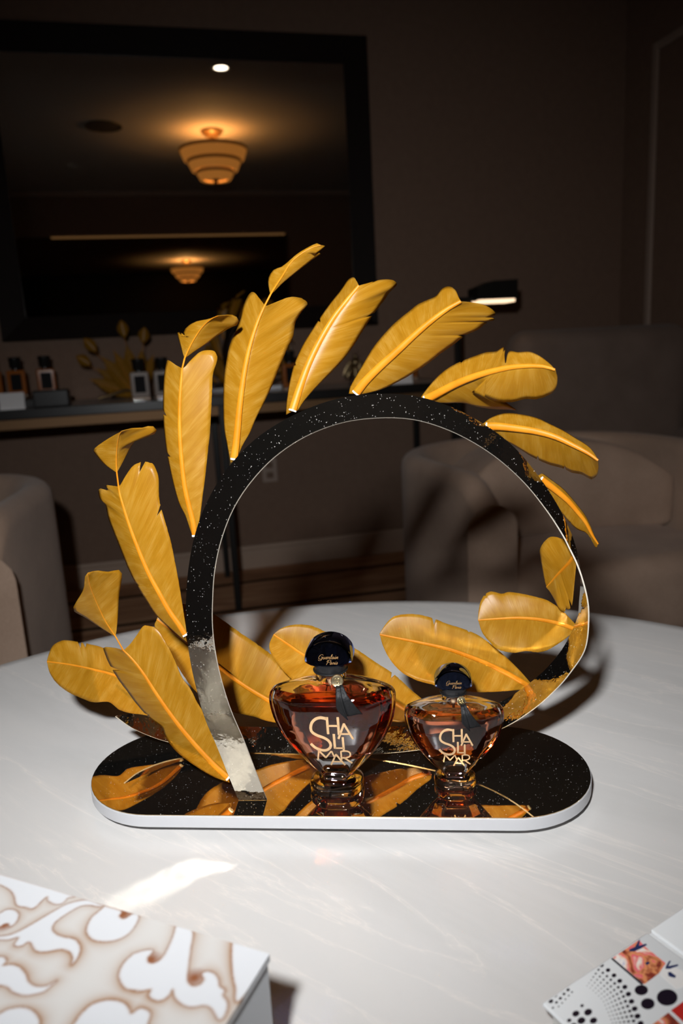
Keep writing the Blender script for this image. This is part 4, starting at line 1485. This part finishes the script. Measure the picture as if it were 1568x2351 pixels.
# graded rows of dots along arcs
arc0 = [(772, 710), (822, 746), (870, 787), (920, 834), (975, 889), (1017, 951), (1048, 1028), (1083, 1105), (1116, 1189), (1150, 1272), (1180, 1352)]
rows = [(0, 0, 24), (-40, 52, 14), (-82, 78, 11), (-118, 104, 9), (-150, 130, 7), (-180, 155, 5.5), (-208, 178, 4.5)]
for (dx, dy, r0) in rows:
    P = resample(np.array(arc0, float), 11 + (0 if r0 > 20 else 4))
    cxr, cyr = 330, 1330
    base_r = np.linalg.norm(P - (cxr, cyr), axis=1)
    f_ = 1 + (dx * .95 - abs(dy) * .3) / 780
    for i, p in enumerate(P):
        q = np.array((cxr, cyr)) + (p - (cxr, cyr)) * f_
        g_ = r0 * (.85 + .5 * i / len(P))
        dots.append(ellp(q[0], q[1], g_ * 1.05, g_ * .85, 14, -.2))
dots += [ellp(1160, 952, 66, 50, 28, 0), ellp(1223, 1086, 68, 54, 28, 0), ellp(1413, 1024, 102, 80, 36, 0)]
for (x, y, r0) in ((275, 1060, 22), (318, 1004, 20), (368, 957, 17), (420, 915, 12), (330, 1072, 13), (368, 1032, 15), (404, 990, 14), (444, 950, 16), (482, 972, 9), (295, 1125, 10), (385, 1078, 8), (418, 1042, 8), (450, 1006, 8),
                   (352, 1112, 7), (520, 1182, 33), (640, 1168, 37), (455, 1248, 20), (574, 1250, 37), (692, 1250, 34), (498, 1300, 30), (620, 1330, 34), (580, 1104, 16)):
    dots.append(ellp(x, y, r0 * 1.1, r0 * .85, 16, -.35))
dp = flat_poly(dots, 'printed_dots', M['ink'], cov)
dp['kind'] = 'stuff'
# photo strip: colour patches
M['photo'] = mat('photo_print', (.6, .3, .2), .3)
t = NT(M['photo'])
co = t.coords('Object', (1, 1, 1))
na = t.n('ShaderNodeTexNoise', _Scale=95., _Detail=3., _Distortion=1.2)
t.l(co, na.inputs['Vector'])
rp_ = t.ramp(na.outputs[0], [(.28, (.05, .012, .01)), (.40, (.30, .05, .03)), (.48, (.75, .30, .12)), (.54, (.78, .10, .16)), (.60, (.82, .55, .42)), (.68, (.86, .80, .76)), (.78, (.08, .12, .42))])
t.l(rp_.outputs[0], t.b.inputs['Base Color'])
flat_poly([[zb(880, 630), zb(1130, 455), zb(1200, 530), zb(1400, 690), zb(1330, 790), zb(1190, 895)]], 'photo_strip', M['photo'], cov)
M['photow'] = mat('pale_print', (.78, .76, .74), .3)
flat_poly([[zb(1400, 695), zb(1560, 760), zb(1620, 900), zb(1500, 940), zb(1340, 800)]], 'pale_panel', M['photow'], cov)
M['red'] = mat('red_print', (.50, .028, .022), .3)
flat_poly([[zb(1450, 1150), zb(1620, 1030), zb(1760, 1160), zb(1600, 1290)]], 'red_panel', M['red'], cov)
flat_poly([[zb(1240, 1310), zb(1425, 1172), zb(1560, 1300), zb(1400, 1420)]], 'red_panel', M['photo'], cov)
figs = [[(1125, 455), (1145, 455), (1140, 520), (1205, 498), (1215, 510), (1150, 550), (1090, 575), (1040, 575), (1045, 555), (1100, 530)],
        [(1430, 670), (1450, 665), (1425, 720), (1520, 700), (1520, 715), (1440, 745), (1395, 745), (1400, 720)],
        [(1420, 780), (1445, 775), (1500, 815), (1490, 835), (1450, 825), (1425, 815)], [(1195, 690), (1230, 672), (1245, 690), (1215, 710)]]
M['navy'] = mat('navy_print', (.02, .03, .10), .3)
for f_ in figs:
    flat_poly([[zb(*p) for p in f_]], 'printed_figure', M['navy'], cov, h=.00022)
flat_poly([[zb(850, 635), zb(868, 628), zb(1180, 890), zb(1165, 905)]], 'black_rule', M['ink'], cov, h=.00018)

# ------------------------------------------------------------------ second displays on the console
d2 = copy_tree(disp)
d2.location = (.40, 3.40, CZ + .0005)
d2.rotation_euler = (0, 0, .12)
d2['label'] = 'second gold feather display on the console, seen between the feathers and in the mirror'

spr = thing('feather_spray', 'fan of dark gold feathers lying on the console behind the left bottles', 'feather spray', (-.09, 3.36, CZ + .001))
def spray_feather(a, L, w, y, tuft):
    N, Mv = 20, 4
    vs, uv, fs = [], [], []
    d = np.array([-math.cos(a), 0, math.sin(a)])
    n_ = np.array([math.sin(a), 0, math.cos(a)])
    for i in range(N):
        s = i / (N - 1)
        ww = w * (math.sin(math.pi * min(s * .93 + .04, 1)) ** .7)
        for j in range(-Mv, Mv + 1):
            v = j / Mv
            p = d * (L * s - .10 * L * abs(v) * s * (.2 + s)) + n_ * ww * v + np.array([0, y - .03 * s + .25 * ww * abs(v), .012 + .02 * s * s])
            vs.append(p)
            uv.append((v, s * 2 + y * 50))
    K = 2 * Mv + 1
    for i in range(N - 1):
        for j in range(K - 1):
            fs.append((i * K + j, i * K + j + 1, (i + 1) * K + j + 1, (i + 1) * K + j))
    o = mk('feather', vs, fs, M['feather'], spr, True, uv=uv)
    so = o.modifiers.new('thickness', 'SOLIDIFY')
    so.thickness = .0006
    pts = [d * (L * s * (1.45 if tuft else 1)) + np.array([0, y - .03 * s - .002, .012 + .02 * s * s]) for s in np.linspace(0, 1, 14)]
    tube('rachis', pts, np.linspace(.003, .0008, 14), M['rachis'], o, 6)
    if tuft:
        vs, fs = [], []
        for i in range(9):
            s = i / 8
            ww = .024 * math.sin(math.pi * min(max(s, .03), .97)) ** .8
            for j in (-1, 0, 1):
                vs.append(d * (L * (1.12 + .33 * s)) + n_ * ww * j + np.array([0, y - .032 + .2 * ww * abs(j), .032 + .006 * s]))
        for i in range(8):
            for j in range(2):
                fs.append((i * 3 + j, i * 3 + j + 1, i * 3 + j + 4, i * 3 + j + 3))
        tf = mk('tuft', vs, fs, M['feather'], o, True, uv=[(k % 3, k / 9) for k in range(27)])
        so = tf.modifiers.new('thickness', 'SOLIDIFY')
        so.thickness = .0005
for k, (a, L, w, tf) in enumerate(((.30, .20, .030, False), (.58, .19, .030, True), (.86, .20, .032, True), (1.15, .19, .030, False), (1.45, .20, .032, True), (1.8, .18, .03, True), (2.1, .17, .028, False))):
    spray_feather(a, L, w, .02 * math.sin(k * 1.9), tf)
tube('curved_stem', [(-.16, -.05, .008), (-.11, -.04, .02), (-.05, -.02, .035), (0, 0, .03), (.05, .01, .012)], .007, M['bronze'], spr, 10)
